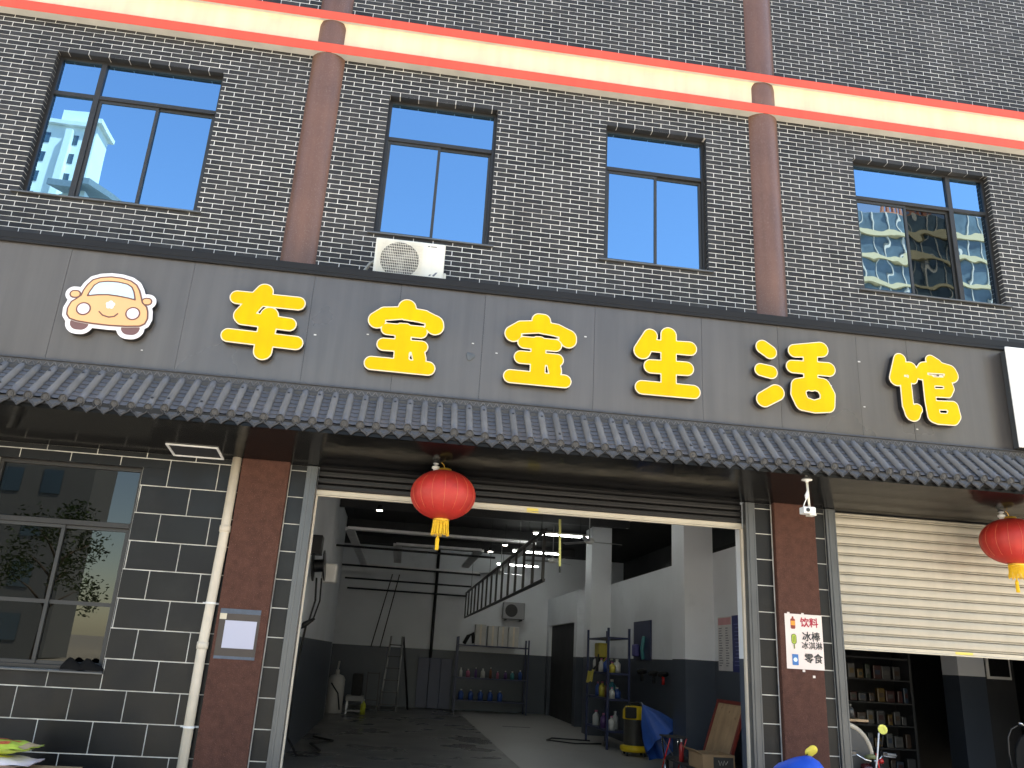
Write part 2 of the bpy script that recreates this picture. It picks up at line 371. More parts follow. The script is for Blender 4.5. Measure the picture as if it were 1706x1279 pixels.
# bricks: courses of 250 x 70 running bond
full = MB().box(-BW/2+.005, BW/2-.005, -.004, .003, .005, BH-.005).mesh('brick'); full.materials.append(brick_m)
holes_x = [(c-w+.004, c+w-.004) for c, w in COLX]
cand = []; rest = MB()
for j in range(-6, int((WZT-BZ0)/BH)):
    z0 = BZ0+j*BH; z1 = z0+BH
    if z0 >= BAND0-.012 and z1 <= BAND1+.012: continue
    za, zb = z0+.005, z1-.005
    if z0 < BAND0 < z1: zb = BAND0-.002
    if z0 < BAND1 < z1: za = BAND1+.002
    if zb-za < .008: continue
    hs = holes_x+[(w[0], w[1]) for w in WIN if w[2]-.01 < z0 < w[3]-.01]
    off = BX0+(BW/2 if j % 2 else 0)
    i0 = int((WX0-off)/BW)+1; i1 = int((WX1-off)/BW)-1
    for i in range(i0, i1):
        a = off+i*BW+.005; b = a+BW-.01
        for x0, x1 in cut((a, b), hs):
            if x1-x0 < .012: continue
            jz = random.uniform(-.0012, .0012); jy = random.uniform(-.001, .001)
            if x1-x0 > BW-.011 and zb-za > BH-.011:
                p = Vector(((x0+x1)/2, 0, z0)); d = p-CAM_POS; dz = d.dot(cF)
                u = 853+CAM_F*d.dot(cR)/dz; v = 639.5-CAM_F*d.dot(cU)/dz
                vis = 10 < u < 1696 and v > 5 and v < 402+.1075*u-18
                cand.append((d.length if vis else 1e3+d.length, (p.x, jy, z0+jz), (x0, x1, jy-.004, .003, za+jz, zb+jz)))
            else: rest.box(x0, x1, jy-.004, .003, za, zb)
cand.sort(key=lambda c: c[0])
for d, p, bx in cand[:300]: inst(full, 'brick', wall, p)
for d, p, bx in cand[300:]: rest.box(*bx)
RD = .135        # reveal depth
for (x0, x1, z0, z1) in WIN:      # brick slips returned into the window reveals, and along the lintel
    j = 0; z = z0
    while z < z1-.02:
        for xa, xb in ((x0-.002, x0+.005), (x1-.005, x1+.002)): rest.box(xa, xb, -.004, RD-.01, z+.005, min(z+BH, z1)-.005)
        z += BH
    row = int(round((z1-BZ0)/BH)); off = BX0+(BW/2 if row % 2 else 0); i = math.floor((x0-off)/BW)
    while off+i*BW < x1:
        a = max(off+i*BW+.005, x0+.012); b = min(off+(i+1)*BW-.005, x1-.012)
        if b-a > .02: rest.box(a, b, -.004, RD-.01, z1-.005, z1+.002)
        i += 1
tag(rest.build('brick', brick_m, wall, fix=False), kind='stuff', label='courses of dark brick slips farther up the wall')

# windows of the upper floor
def pane(mb_pts, m, parent): return MB().poly(mb_pts).build('pane', m, parent, fix=False)
def window(x0, x1, z0, z1, zt, fulls, lowers, y=.09, gm=None, sill=True, fm=None, rail=None):
    fm = fm or frame_m; t = .045; d = .06; mb = MB()
    mb.box(x0, x1, y, y+d, z0, z0+t).box(x0, x1, y, y+d, z1-t, z1).box(x0, x0+t, y, y+d, z0+t, z1-t).box(x1-t, x1, y, y+d, z0+t, z1-t)
    cuts = [x0+t]+[q for c in fulls for q in (c-.035, c+.035)]+[x1-t]
    for c in fulls: mb.box(c-.035, c+.035, y-.004, y+d, z0+t, z1-t)
    for a, b in zip(cuts[::2], cuts[1::2]): mb.box(a, b, y-.002, y+d, zt-.028, zt+.028)
    W = mb.build('window', fm, B, bevel=.004)
    k = 0
    for a, b in zip(cuts[::2], cuts[1::2]):
        ls = [c for c in lowers if a < c < b]
        cells = [(a, b, zt+.028, z1-t, False)]
        e = [a]+ls+[b]
        cells += [(p, q, z0+t, zt-.028, len(ls) > 0) for p, q in zip(e, e[1:])]
        for n, (p, q, c, f, sash) in enumerate(cells):
            yy = y+.03+(.02 if sash and n % 2 == 0 else 0)
            if sash:
                s = .038; p2, q2 = p-(.019 if p > a else 0), q+(.019 if q < b else 0)
                sh = MB().box(p2, q2, yy-.014, yy+.014, c, c+s).box(p2, q2, yy-.014, yy+.014, f-s, f).box(p2, p2+s, yy-.014, yy+.014, c+s, f-s).box(q2-s, q2, yy-.014, yy+.014, c+s, f-s)
                sh.build('sash', frame2_m, W, bevel=.003); p, q, c, f = p2+s, q2-s, c+s, f-s
                if rail: MB().box(p, q, yy-.012, yy+.012, rail-.02, rail+.02).build('rail', frame2_m, W)
            tx, tz = random.uniform(-.0022, .0022), random.uniform(-.0022, .0022)
            g = gm(k) if callable(gm) else gm
            pane([(p, yy-tx-tz, c), (q, yy+tx-tz, c), (q, yy+tx+tz, f), (p, yy-tx+tz, f)], g, W); k += 1
    if sill: MB().box(x0-.07, x1+.06, -.035, y+.002, z0-.024, z0-.002).build('sill', sill_m, W, bevel=.003)
    return W
window(*WIN[0], 8.21, [-4.49], [-3.72], gm=glass_up)
window(*WIN[1], 8.16, [], [-.02], gm=glass_up)
window(*WIN[2], 8.14, [], [3.01], gm=glass_up)
window(*WIN[3], 8.19, [7.475], [6.75], gm=lambda k: glass_open if k == 2 else glass_wavy if k in (1, 4) else glass_up)

# columns, cornice band
for c, w in COLX:
    mb = MB(); R = .252; cyy = .125; n = 28; a0 = math.asin(w/R)
    prof = [(c+R*math.sin(-a0+2*a0*i/n), cyy-R*math.cos(-a0+2*a0*i/n)) for i in range(n+1)]
    zs = [3.8+.35*q for q in range(29)]
    for z in zs: mb.v += [(x, y, z) for x, y in prof]
    for q in range(len(zs)-1):
        for i in range(n): mb.f.append((q*(n+1)+i, q*(n+1)+i+1, (q+1)*(n+1)+i+1, (q+1)*(n+1)+i))
    mb.build('column', col_m, B, smooth=True, fix=False)
cor = MB().prism_x([(.0, 9.3), (-.055, 9.3), (-.055, 9.70), (-.062, 9.735), (-.082, 9.775), (-.1, 9.79), (.0, 9.79)], WX0, WX1).build('cornice', cream_m, B)
for nm, z0, z1, d in (('red_moulding', BAND0, 9.385, .136), ('red_moulding', 9.785, BAND1, .142)):
    MB().prism_x([(-.002, z0+.004), (-d+.006, z0+.004), (-d+.006, z0-.004), (-d, z0), (-d, z1), (-.002, z1)], WX0, WX1).build(nm, red_m, cor)
    MB().box(WX0, WX1, -d+.012, -.004, z0-.004 if z0 < 9.5 else z0-.003, z0+.003).build('plaster_underside', whitesoff_m, cor)

# ------------------------------------------------------------------ street-level front
SOF = 3.575
TP, TH, TX0, TZ0 = .534, .3056, -2.675, 3.513
LW = (-4.5, -2.96, 1.235, 3.41)
lwall = wall_rects(MB(), -7.6, -1.35, -.02, SOF+.1, [LW], 0, .3)
lwall = lwall.build('tile_wall', tgrout_m, B)
lw2 = MB().box(-1.349, -1.165, 0, .3, -.02, SOF+.1).build('tile_wall', tgrout_m, B); lw3 = MB().box(4.205, 5.13, 0, .3, -.02, SOF+.1).build('tile_wall', tgrout_m, B)
def tile(x0, x1, z0, z1, y0=-.006, y1=.003, par=None):
    jy = random.uniform(-.001, .001)
    MB().box(x0, x1, y0+jy, y1, z0, z1).build('tile', tile_m, par or lwall, bevel=.0015, seg=1, fix=False)
g = .0055
for k in range(-1, 12):
    zt = TZ0-k*TH; zb = zt-TH; z1, z0 = min(zt-g, SOF-.002), max(zb+g, 0)
    if z1-z0 < .02: continue
    off = TX0+(0 if k % 2 == 0 else TP/2)
    for i in range(-8, 3):
        a, b = off+i*TP+g, off+(i+1)*TP-g
        b = min(b, -1.36)
        if b-a < .03: continue
        for c, d in cut((z0, z1), [(LW[2], LW[3])]) if (a < LW[1]-.01 and b > LW[0]+.01) else [(z0, z1)]:
            if d-c > .015: tile(a, b, c, d)
        if a < LW[1]-.01 < b-.02 and z0 < LW[3] and z1 > LW[2]: tile(LW[1]+.004, b, max(z0, LW[2]), min(z1, LW[3]))
        if a+.02 < LW[0]+.01 < b and z0 < LW[3] and z1 > LW[2]: tile(a, LW[0]-.004, max(z0, LW[2]), min(z1, LW[3]))
    for xa, xb, pp in ((-1.343, -1.171, lw2), (4.216, 4.425, lw3), (4.962, 5.118, lw3)): tile(xa, xb, z0, z1, par=pp)
for a, b in ((-4.49, -3.97), (-3.96, -3.44), (-3.43, -2.97)):      # tiles on the window head
    MB().box(a, b, -.01, .1, LW[3]-.006, LW[3]+.001).build('tile', tile_m, lwall)
window(*LW, 2.755, [], [-3.69], y=.08, gm=glass_low, rail=1.91, sill=False)
sl = MB().box(LW[0]-.05, LW[1]+.02, -.05, .08, LW[2]-.02, LW[2]-.002).build('window_ledge', sill_m, B, bevel=.003)
for x0, x1 in ((-1.885, -1.352), (4.432, 4.955)):
    MB().box(x0, x1, -.1, -.012, -.02, SOF+.015).build('pilaster', pil_m, B, bevel=.012)
for x0, x1 in ((-1.166, -1.042), (4.092, 4.208), (5.124, 5.25), (8.72, 8.85)):
    mb = MB().box(x0, x1, -.045, .05, -.02, SOF-.001).box(x0+.03, x0+.055, -.053, -.044, -.02, SOF-.002).box(x1-.02, x1, -.05, -.044, -.02, SOF-.002)
    mb.build('door_jamb', alu_m, B, bevel=.004)
SSL = .1096
sf = MB().prism_x([(0, SOF), (-1.14, SOF+1.14*SSL), (-1.14, 3.735), (0, 3.735)], -7.6, 11.4).build('soffit', soff_m, B)
def shear(mb):
    mb.v = [(x, y, z-SSL*y) for x, y, z in mb.v]; return mb
mb = MB()
for x0, x1, y0, y1 in ((-2.66, -2.1, -.40, -.375), (-2.66, -2.1, -.035, -.01), (-2.66, -2.635, -.375, -.035), (-2.125, -2.1, -.375, -.035)): mb.box(x0, x1, y0, y1, SOF-.014, SOF-.001)
hf = shear(mb).build('hatch_frame', white_m, sf, bevel=.003)
shear(MB().box(-2.634, -2.126, -.374, -.036, SOF-.004, SOF-.001)).build('hatch_opening', ceil_m, sf)
# reveals, lintels behind the shutters, rooms
def twotone(x0, x1, y0, y1, top, nm='interior_wall', split=1.755, base=0):
    a = MB().box(x0, x1, y0, y1, split, top).build(nm, wpaint_m, B)
    MB().box(x0, x1, y0, y1, base, split-.0005).build('wainscot', gpaint_m, a); return a
twotone(-1.16, -1.044, .052, .37, 4.9, 'door_reveal'); twotone(4.1, 4.2, .052, .31, 4.9, 'door_reveal')
MB().box(-1.16, 4.2, .14, .3, 3.36, 5.0).build('lintel', dark_m, B)
MB().box(5.13, 8.85, .2, .3, 3.5, 5.0).build('lintel', dark_m, B)
MB().box(8.85, 11.4, 0, .3, -.02, 3.7).build('shop_wall', tile_m, B)
twotone(-1.62, -1.5, .31, 12.3, 4.9); twotone(-2.05, -1.9, 12.3, 18, 4.9); MB().box(-2.05, -1.5, 12.301, 12.4, 0, 4.9).build('interior_wall', wpaint_m, B)
twotone(-2.05, 7.6, 18, 18.2, 4.9)
twotone(5.25, 5.35, .31, 13.4, 3.5); twotone(4.745, 5.25, 4.05, 4.7, 4.9, 'interior_pillar'); twotone(4.745, 5.25, 10.9, 11.6, 4.9, 'interior_pillar')
MB().box(4.95, 5.35, 13.4, 18, 2.68, 3.52).build('interior_wall', wpaint_m, B); twotone(4.95, 5.35, 13.4, 13.75, 2.68); twotone(4.95, 5.35, 17.6, 18, 2.68)
MB().box(5.05, 5.1, 13.75, 17.6, 0, 2.68).build('doorway_panel', dark_m, B)
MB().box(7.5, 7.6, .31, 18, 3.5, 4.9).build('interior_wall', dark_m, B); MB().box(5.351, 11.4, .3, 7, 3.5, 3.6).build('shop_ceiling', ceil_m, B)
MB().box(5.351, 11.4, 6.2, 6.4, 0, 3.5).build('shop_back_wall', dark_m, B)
MB().box(-2.05, 11.4, .3, 18.2, 4.9, 5.1).build('ceiling', ceil_m, B)
mb = MB().box(-7.6, 11.4, .3, 20, 13.3, 13.6).box(-7.6, -7.4, .3, 20, 0, 13.3).box(11.2, 11.4, .3, 20, 0, 13.3).box(-7.4, 11.2, 19.8, 20, 0, 13.3).box(-7.4, 11.2, 3.4, 3.5, 5.1, 13.3).box(-7.4, -2.06, 3.4, 3.5, 0, 5.1).box(-7.4, 11.2, .3, 3.4, 9.2, 9.4).box(-7.4, 11.2, .3, 3.4, 5.1, 5.3)
mb.build('building_shell', dark_m, B)

# ------------------------------------------------------------------ roller shutters
def slat_prof(z, h, y): return [(y+.02, z+.002), (y-.006, z+.002), (y-.012, z+.006), (y-.012, z+.013), (y+.012, z+.015), (y+.012, z+.024), (y-.018, z+.027), (y-.024, z+h*.45), (y-.024, z+h*.72), (y-.019, z+h-.012), (y-.008, z+h-.004), (y+.02, z+h-.004)]
rs = MB().box(5.252, 8.718, .125, .135, 1.95, SOF-.002).build('roller_shutter', shut_m, B)
z = 1.992; sm = None
while z < SOF-.02:
    h = min(.117, SOF-.004-z)
    smooth_auto(MB().prism_x(slat_prof(z, h, .1), 5.254, 8.716).build('slat', shut_m, rs), 25); z += .117
MB().prism_x([(.125, 1.93), (.075, 1.93), (.075, 1.945), (.086, 1.95), (.086, 1.985), (.125, 1.985)], 5.254, 8.716).build('bottom_bar', bar_m, rs, bevel=.002)
stk_m = mat('yellow_sticker', (.75, .6, .12), .5)
MB().box(6.75, 6.98, .083, .0855, 1.951, 1.98).build('sticker', stk_m, rs)
rs2 = MB().box(-1.04, 4.09, .125, .135, 3.34, SOF-.002).build('roller_shutter', shutd_m, B)
for q in range(3):
    z = 3.334+q*.078; h = min(.078, SOF-.003-z)
    if h > .02: smooth_auto(MB().prism_x([(.1, z), (.088, z+.004), (.08, z+.02), (.08, z+h-.025), (.09, z+h-.006), (.112, z+h-.004), (.112, z)], -1.04, 4.09).build('slat', shutd_m, rs2), 25)
MB().prism_x([(.12, 3.257), (.07, 3.257), (.07, 3.27), (.082, 3.276), (.082, 3.318), (.074, 3.328), (.12, 3.328)], -1.041, 4.091).build('bottom_bar', bar_m, rs2, bevel=.002)
MB().box(1.42, 1.56, .068, .0695, 3.259, 3.269).build('sticker', stk_m, rs2); MB().box(1.42, 1.56, .078, .0805, 3.28, 3.312).build('sticker', stk_m, rs2)
MB().box(-1.038, -1.018, .05, .1, 0, 3.26).build('guide_rail', pvc_m, rs2); MB().box(4.066, 4.09, .05, .1, 0, 3.26).build('guide_rail', pvc_m, rs2)

# ------------------------------------------------------------------ sign board
SY = -.70
SG = thing('shop_sign', 'long dark grey fascia sign with six yellow characters and a cartoon car', 'sign', (0, -.7, 4.2))
MB().box(-7.6, 11.4, SY+.012, -.001, 3.737, 5.70).build('sign_box', capm, SG)
MB().box(-7.6, 11.4, SY-.035, SY+.3, 5.701, 5.785).box(-7.6, 11.4, SY-.035, SY-.003, 5.66, 5.701).build('cap', capm, SG, bevel=.004)
seams = [-7.6, -6.6, -5.28, -3.955, -2.63, -1.29, -.3, .69, 2.01, 3.33, 4.3, 5.32, 5.99, 7.35, 8.7, 10, 11.4]
for a, b in zip(seams, seams[1:]):
    t = random.uniform(-.003, .003); s = random.uniform(-.002, .002); mb = MB()
    mb.v = [(a+.0016, SY+t, 4.1), (b-.0016, SY-t, 4.1), (b-.0016, SY-t+s, 5.662), (a+.0016, SY+t+s, 5.662), (a+.0016, SY+.01, 4.1), (b-.0016, SY+.01, 4.1), (b-.0016, SY+.01, 5.662), (a+.0016, SY+.01, 5.662)]
    mb.f = [(0, 1, 2, 3), (1, 5, 6, 2), (4, 0, 3, 7), (3, 2, 6, 7), (0, 4, 5, 1)]
    mb.build('panel', panel_m, SG)
LETTERS = [('che', [[(-2.089, 5.252, 0.077), (-1.422, 5.253, 0.078)], [(-1.805, 5.351, 0.095), (-1.995, 5.041, 0.1)], [(-1.994, 5.011, 0.079), (-1.483, 4.991, 0.075)], [(-1.712, 5.073, 0.098), (-1.722, 4.646, 0.098)], [(-2.114, 4.794, 0.076), (-1.385, 4.78, 0.078)]], []), ('bao', [[(-0.207, 5.34, 0.102), (-0.182, 5.269, 0.096)], [(-0.529, 5.155, 0.099), (-0.454, 5.239, 0.083), (-0.25, 5.274, 0.076), (-0.008, 5.255, 0.08), (0.112, 5.171, 0.112), (0.127, 5.147, 0.101)], [(-0.404, 5.059, 0.07), (-0.026, 5.06, 0.073)], [(-0.223, 5.073, 0.089), (-0.207, 4.682, 0.091)], [(-0.428, 4.87, 0.074), (-0.002, 4.882, 0.072)], [(-0.041, 4.827, 0.075), (-0.013, 4.737, 0.075)], [(-0.539, 4.634, 0.078), (0.091, 4.634, 0.08)]], [[(-0.135, 4.8), (-0.114, 4.802), (-0.112, 4.764), (-0.096, 4.721), (-0.133, 4.72)], [(-0.439, 5.165), (-0.211, 5.195), (0.016, 5.173), (0.02, 5.13), (-0.206, 5.144), (-0.435, 5.128)]]), ('bao', [[(1.326, 5.359, 0.085), (1.38, 5.361, 0.082), (1.392, 5.278, 0.086)], [(1.032, 5.162, 0.098), (1.12, 5.249, 0.08), (1.326, 5.279, 0.077), (1.543, 5.259, 0.077), (1.672, 5.176, 0.105), (1.681, 5.151, 0.097)], [(1.162, 5.067, 0.072), (1.53, 5.068, 0.074)], [(1.335, 5.077, 0.086), (1.337, 4.663, 0.087)], [(1.135, 4.882, 0.077), (1.557, 4.888, 0.075)], [(1.519, 4.828, 0.078), (1.538, 4.752, 0.077)], [(1.026, 4.64, 0.078), (1.653, 4.64, 0.077)]], [[(1.427, 4.81), (1.447, 4.81), (1.443, 4.772), (1.463, 4.727), (1.423, 4.727)], [(1.124, 5.173), (1.346, 5.203), (1.573, 5.178), (1.573, 5.146), (1.348, 5.153), (1.125, 5.138)]]), ('sheng', [[(2.666, 5.314, 0.086), (2.568, 5.116, 0.101)], [(2.89, 5.348, 0.095), (2.886, 4.675, 0.091)], [(2.63, 5.192, 0.075), (3.147, 5.204, 0.086)], [(2.673, 4.931, 0.083), (3.107, 4.946, 0.085)], [(2.568, 4.662, 0.082), (3.185, 4.666, 0.082)]], []), ('huo', [[(4.063, 5.326, 0.085), (4.149, 5.269, 0.085)], [(4.028, 5.031, 0.077), (4.149, 5.012, 0.081)], [(4.051, 4.663, 0.094), (4.204, 4.759, 0.099)], [(4.467, 5.319, 0.081), (4.802, 5.371, 0.096)], [(4.43, 5.113, 0.08), (4.883, 5.123, 0.088)], [(4.665, 5.292, 0.09), (4.649, 4.912, 0.088)], [(4.492, 4.874, 0.093), (4.646, 4.929, 0.077), (4.8, 4.905, 0.094), (4.855, 4.799, 0.092), (4.837, 4.67, 0.096), (4.675, 4.632, 0.078), (4.527, 4.661, 0.091), (4.483, 4.771, 0.095), (4.492, 4.874, 0.093)]], []), ('guan', [[(5.831, 5.352, 0.078), (5.766, 5.098, 0.093)], [(5.819, 5.231, 0.084), (5.954, 5.245, 0.087), (5.992, 5.166, 0.066), (5.976, 5.11, 0.06)], [(5.879, 5.064, 0.072), (5.877, 4.758, 0.073), (5.928, 4.669, 0.099), (5.994, 4.729, 0.066)], [(6.245, 5.385, 0.068), (6.314, 5.338, 0.076)], [(6.088, 5.195, 0.08), (6.147, 5.265, 0.087), (6.336, 5.29, 0.087), (6.472, 5.248, 0.102), (6.491, 5.213, 0.098)], [(6.183, 5.14, 0.075), (6.181, 4.841, 0.074), (6.211, 4.665, 0.091)], [(6.166, 5.107, 0.058), (6.428, 5.12, 0.061), (6.445, 5.039, 0.068), (6.419, 4.973, 0.058), (6.204, 4.959, 0.054)], [(6.223, 4.805, 0.055), (6.472, 4.807, 0.067), (6.471, 4.69, 0.086), (6.443, 4.652, 0.085), (6.25, 4.647, 0.085), (6.223, 4.805, 0.055)]], [[(6.18, 5.215), (6.412, 5.224), (6.404, 5.191), (6.177, 5.186)], [(6.26, 5.055), (6.344, 5.061), (6.34, 5.025), (6.26, 5.024)], [(6.276, 4.75), (6.387, 4.757), (6.393, 4.732), (6.381, 4.707), (6.284, 4.701)], [(6.267, 4.905), (6.57, 4.92), (6.565, 4.879), (6.267, 4.868)]])]
CAR = {'body': [(-3.813, 4.849), (-3.82, 4.922), (-3.797, 5.0), (-3.755, 5.038), (-3.714, 5.085), (-3.704, 5.145), (-3.676, 5.216), (-3.631, 5.281), (-3.55, 5.318), (-3.45, 5.336), (-3.338, 5.334), (-3.237, 5.312), (-3.169, 5.269), (-3.127, 5.206), (-3.093, 5.125), (-3.071, 5.069), (-3.018, 5.024), (-2.996, 4.968), (-2.984, 4.886), (-3.002, 4.826), (-3.047, 4.794), (-3.19, 4.776), (-3.371, 4.768), (-3.553, 4.772), (-3.7, 4.784), (-3.776, 4.804)], 'wind': [(-3.648, 5.085), (-3.631, 5.145), (-3.602, 5.217), (-3.559, 5.256), (-3.475, 5.276), (-3.364, 5.28), (-3.265, 5.266), (-3.215, 5.238), (-3.182, 5.182), (-3.153, 5.093), (-3.219, 5.106), (-3.332, 5.118), (-3.443, 5.122), (-3.55, 5.109)], 'mirror': [[(-3.792, 5.093, 0.04), (-3.767, 5.094, 0.04)], [(-3.041, 5.089, 0.039), (-3.019, 5.09, 0.039)]], 'lamp': [[(-3.657, 4.929, 0.071)], [(-3.145, 4.93, 0.072)]], 'wheel': [[(-3.685, 4.765, 0.078), (-3.649, 4.765, 0.078)], [(-3.158, 4.763, 0.079), (-3.122, 4.763, 0.079)]], 'smile': [(-3.492, 4.915, 0.008), (-3.452, 4.878, 0.008), (-3.383, 4.861, 0.008), (-3.327, 4.876, 0.008), (-3.298, 4.912, 0.008)], 'flower': [(-3.394, 5.006, 0.047)]}

NICE = dict(che='yellow character at the left end beside the cartoon car', sheng='yellow character with three bars and a central stem', huo='yellow character with three dots at its left', guan='yellow character at the right end, narrow left part')
nb = 0
for nm, strokes, holes in LETTERS:
    xs_ = [p[0] for s in strokes for p in s]; zs_ = [p[1] for s in strokes for p in s]
    def fn(X, Z):
        d = sd_strokes(X, Z, strokes)
        for h in holes: d = np.maximum(d, -sd_poly(X, Z, h)-.004)
        return d
    bx = (min(xs_)-.16, max(xs_)+.16, min(zs_)-.16, max(zs_)+.16)
    L0 = shape(fn, *bx, lev=.006); L1 = shape(fn, *bx, lev=-.0065)
    ret = smooth_auto(flat_prism(L0, -.780, SY-.004).build('letter', black_m, SG), 40)
    if nm in NICE: ret['label'] = NICE[nm]
    else: ret['label'] = ('first' if nb == 0 else 'second')+' of the two matching yellow roofed characters'; nb += 1
    flat_prism(L0, -.787, -.7803).build('trim', trim_m, ret)
    flat_prism(L1, -.791, -.7872).build('face', yellow_m, ret)
# the cartoon car emblem
cwhite = mat('emblem_white', (.82, .78, .8), .4, var=.02); cbrown = mat('emblem_line_brown', (.16, .075, .055), .5, var=.05)
corange = mat('emblem_orange', (.84, .45, .21), .45, var=.05, scale=2); cblue = mat('emblem_windscreen', (.55, .76, .9), .3, var=.08, scale=5)
cpink = mat('emblem_pale_pink', (.9, .72, .78), .45, var=.03); cmauve = mat('emblem_tyre', (.17, .085, .08), .5, var=.05)
bxx = (-4.1, -2.55, 4.1, 5.6)
def cunion(X, Z):
    d = sd_poly(X, Z, CAR['body'])
    for s in CAR['mirror']+CAR['wheel']: d = np.minimum(d, sd_strokes(X, Z, [s]))
    return d
emb = smooth_auto(flat_prism(shape(cunion, *bxx, lev=.048), -.772, SY-.004).build('emblem', black_m, SG), 40)
emb['label'] = 'orange smiling cartoon car emblem on a white backing'
flat_prism(shape(cunion, *bxx, lev=.048), -.778, -.7722).build('backing', cwhite, emb)
yy = -.778
def layer(fn, lev, m, k, nm): return flat_prism(shape(fn, *bxx, lev=lev), yy-.0022*(k+1), yy-.0022*k-.0002).build(nm, m, emb)
for s in CAR['wheel']: layer(lambda X, Z, s=s: np.maximum(sd_strokes(X, Z, [s]), -sd_poly(X, Z, CAR['body'])+.012), 0, cmauve, 0, 'tyre')
for s in CAR['mirror']:
    layer(lambda X, Z, s=s: sd_strokes(X, Z, [s]), .008, cbrown, 0, 'mirror'); layer(lambda X, Z, s=s: sd_strokes(X, Z, [s]), -.008, corange, 1, 'mirror')
layer(lambda X, Z: sd_poly(X, Z, CAR['body']), .008, cbrown, 2, 'body_line'); layer(lambda X, Z: sd_poly(X, Z, CAR['body']), -.009, corange, 3, 'body')
layer(lambda X, Z: sd_poly(X, Z, CAR['wind']), .009, cbrown, 4, 'windscreen_line'); layer(lambda X, Z: sd_poly(X, Z, CAR['wind']), -.007, cblue, 5, 'windscreen')
for s in CAR['lamp']:
    layer(lambda X, Z, s=s: sd_strokes(X, Z, [s]), .006, cbrown, 4, 'headlight_line'); layer(lambda X, Z, s=s: sd_strokes(X, Z, [s]), -.01, cpink, 5, 'headlight')
layer(lambda X, Z: sd_strokes(X, Z, [CAR['smile']]), 0, cbrown, 4, 'smile')
fx, fz, fr = CAR['flower'][0]
layer(lambda X, Z: sd_strokes(X, Z, [[(fx+.62*fr*math.sin(q*1.2566), fz+.62*fr*math.cos(q*1.2566), fr*.45)] for q in range(5)]+[[(fx, fz, fr*.4)]]), 0, cpink, 4, 'flower')
# neighbour's white light box at the right end
lb = thing('light_box_sign', 'white light box sign at the right end of the grey fascia', 'sign', (7.9, -.8, 4.4))
MB().box(7.27, 9.2, -.85, -.705, 4.36, 5.63).build('housing', alu_m, lb, bevel=.006); MB().box(7.215, 9.2, -.875, -.851, 4.345, 5.645).build('face', white_m, lb, bevel=.01)

# ------------------------------------------------------------------ tiled canopy
CN = thing('tiled_canopy', 'dark grey moulded tile canopy running below the sign', 'canopy', (0, -.74, 3.7))
PITCH = .163; Y0, Z0 = -.735, 4.235; Y1, Z1 = -1.15, 3.82
SL = math.hypot(Y1-Y0, Z1-Z0); ang = math.atan2(Z0-Z1, Y0-Y1)      # slope
sagx = [-8, -3.9, -2.34, -1.14, .04, 1.55, 3.9, 7, 12]; sagz = [.0, .004, -.02, -.004, .012, -.012, .0, .024, .02]
def sag(x): return float(np.interp(x, sagx, sagz))
def sp(x, s, h, dz=0): # along slope s (0 top..SL), height h above the slope
    return (x, Y0-(Y0-Y1)*s/SL-h*math.sin(ang), Z0-(Z0-Z1)*s/SL+h*math.cos(ang)+dz*s/SL)
def bar_mesh():
    mb = MB(); n = 7; r = .037; ss = [0, .14, .141, .29, .291, .44, .441, SL]
    for q, s in enumerate(ss):
        rr = r+(.0035 if q % 2 else -.0005)
        for i in range(n+1):
            a = math.pi*i/n; x, y, z = sp(0, s, .004+rr*math.sin(a)*1.05); mb.v.append((rr*math.cos(a), y-Y0, z-Z0))
    for q in range(len(ss)-1):
        for i in range(n): mb.f.append((q*(n+1)+i, q*(n+1)+i+1, (q+1)*(n+1)+i+1, (q+1)*(n+1)+i))
    me = mb.mesh('barrel_tile', fix=False); me.materials.append(slate_m); me.shade_smooth(); return me
def pan_mesh():
    mb = MB(); w = PITCH/2+.002; st = 7; rows = []
    for q in range(st):
        for s, h in ((SL*q/st, 0), (SL*(q+1)/st, .009)): rows.append((s, h))
    for s, h in rows:
        for x, dh in ((-w, .008), (-w*.5, -.008), (0, -.013), (w*.5, -.008), (w, .008)):
            _, y, z = sp(0, s, h+dh-.004); mb.v.append((x, y-Y0, z-Z0))
    for q in range(len(rows)-1):
        for i in range(4): mb.f.append((q*5+i, q*5+i+1, (q+1)*5+i+1, (q+1)*5+i))
    me = mb.mesh('pan_tile', fix=False); me.materials.append(slate_m); return me
def disc_mesh():
    mb = MB(); mb.lathe([(.042, -.02), (.045, .0), (.045, .012), (.04, .016), (.036, .007), (.028, .007), (.025, .014), (.012, .014), (.009, .02), (.001, .021)], (0, 0, 0), 16, ax=(0, -1, -.22))
    me = mb.mesh('end_disc'); me.materials.append(slate2_m); return me
def drip_mesh():
    w = PITCH/2+.004; pts = [(-w, .012), (-w*.5, -.004), (0, -.01), (w*.5, -.004), (w, .012), (w*.96, -.03), (w*.74, -.06), (w*.4, -.078), (0, -.112), (-w*.4, -.078), (-w*.74, -.06), (-w*.96, -.03)]
    mb = MB(); n = len(pts)
    for y, k in ((.006, 1.), (-.008, 1.), (-.012, .93), (-.001, .84), (-.001, .6), (-.006, .5)):
        mb.v += [(x*k, y+z*.2, (z+.04)*k-.04) for x, z in pts]
    for q in range(5): mb.f += [(q*n+i, q*n+(i+1) % n, (q+1)*n+(i+1) % n, (q+1)*n+i) for i in range(n)]
    mb.f += [tuple(range(n))[::-1], tuple(range(5*n, 6*n))]
    me = mb.mesh('drip_tile'); me.materials.append(slate2_m); return me
bm_, pm_, dm_, tm_ = bar_mesh(), pan_mesh(), disc_mesh(), drip_mesh()
scr = MB().lathe([(.015, 0), (.015, .008), (.006, .014)], (0, 0, 0), 8).mesh('screw_cap'); scr.materials.append(black_m)
nr = int((11.2+7.4)/PITCH)
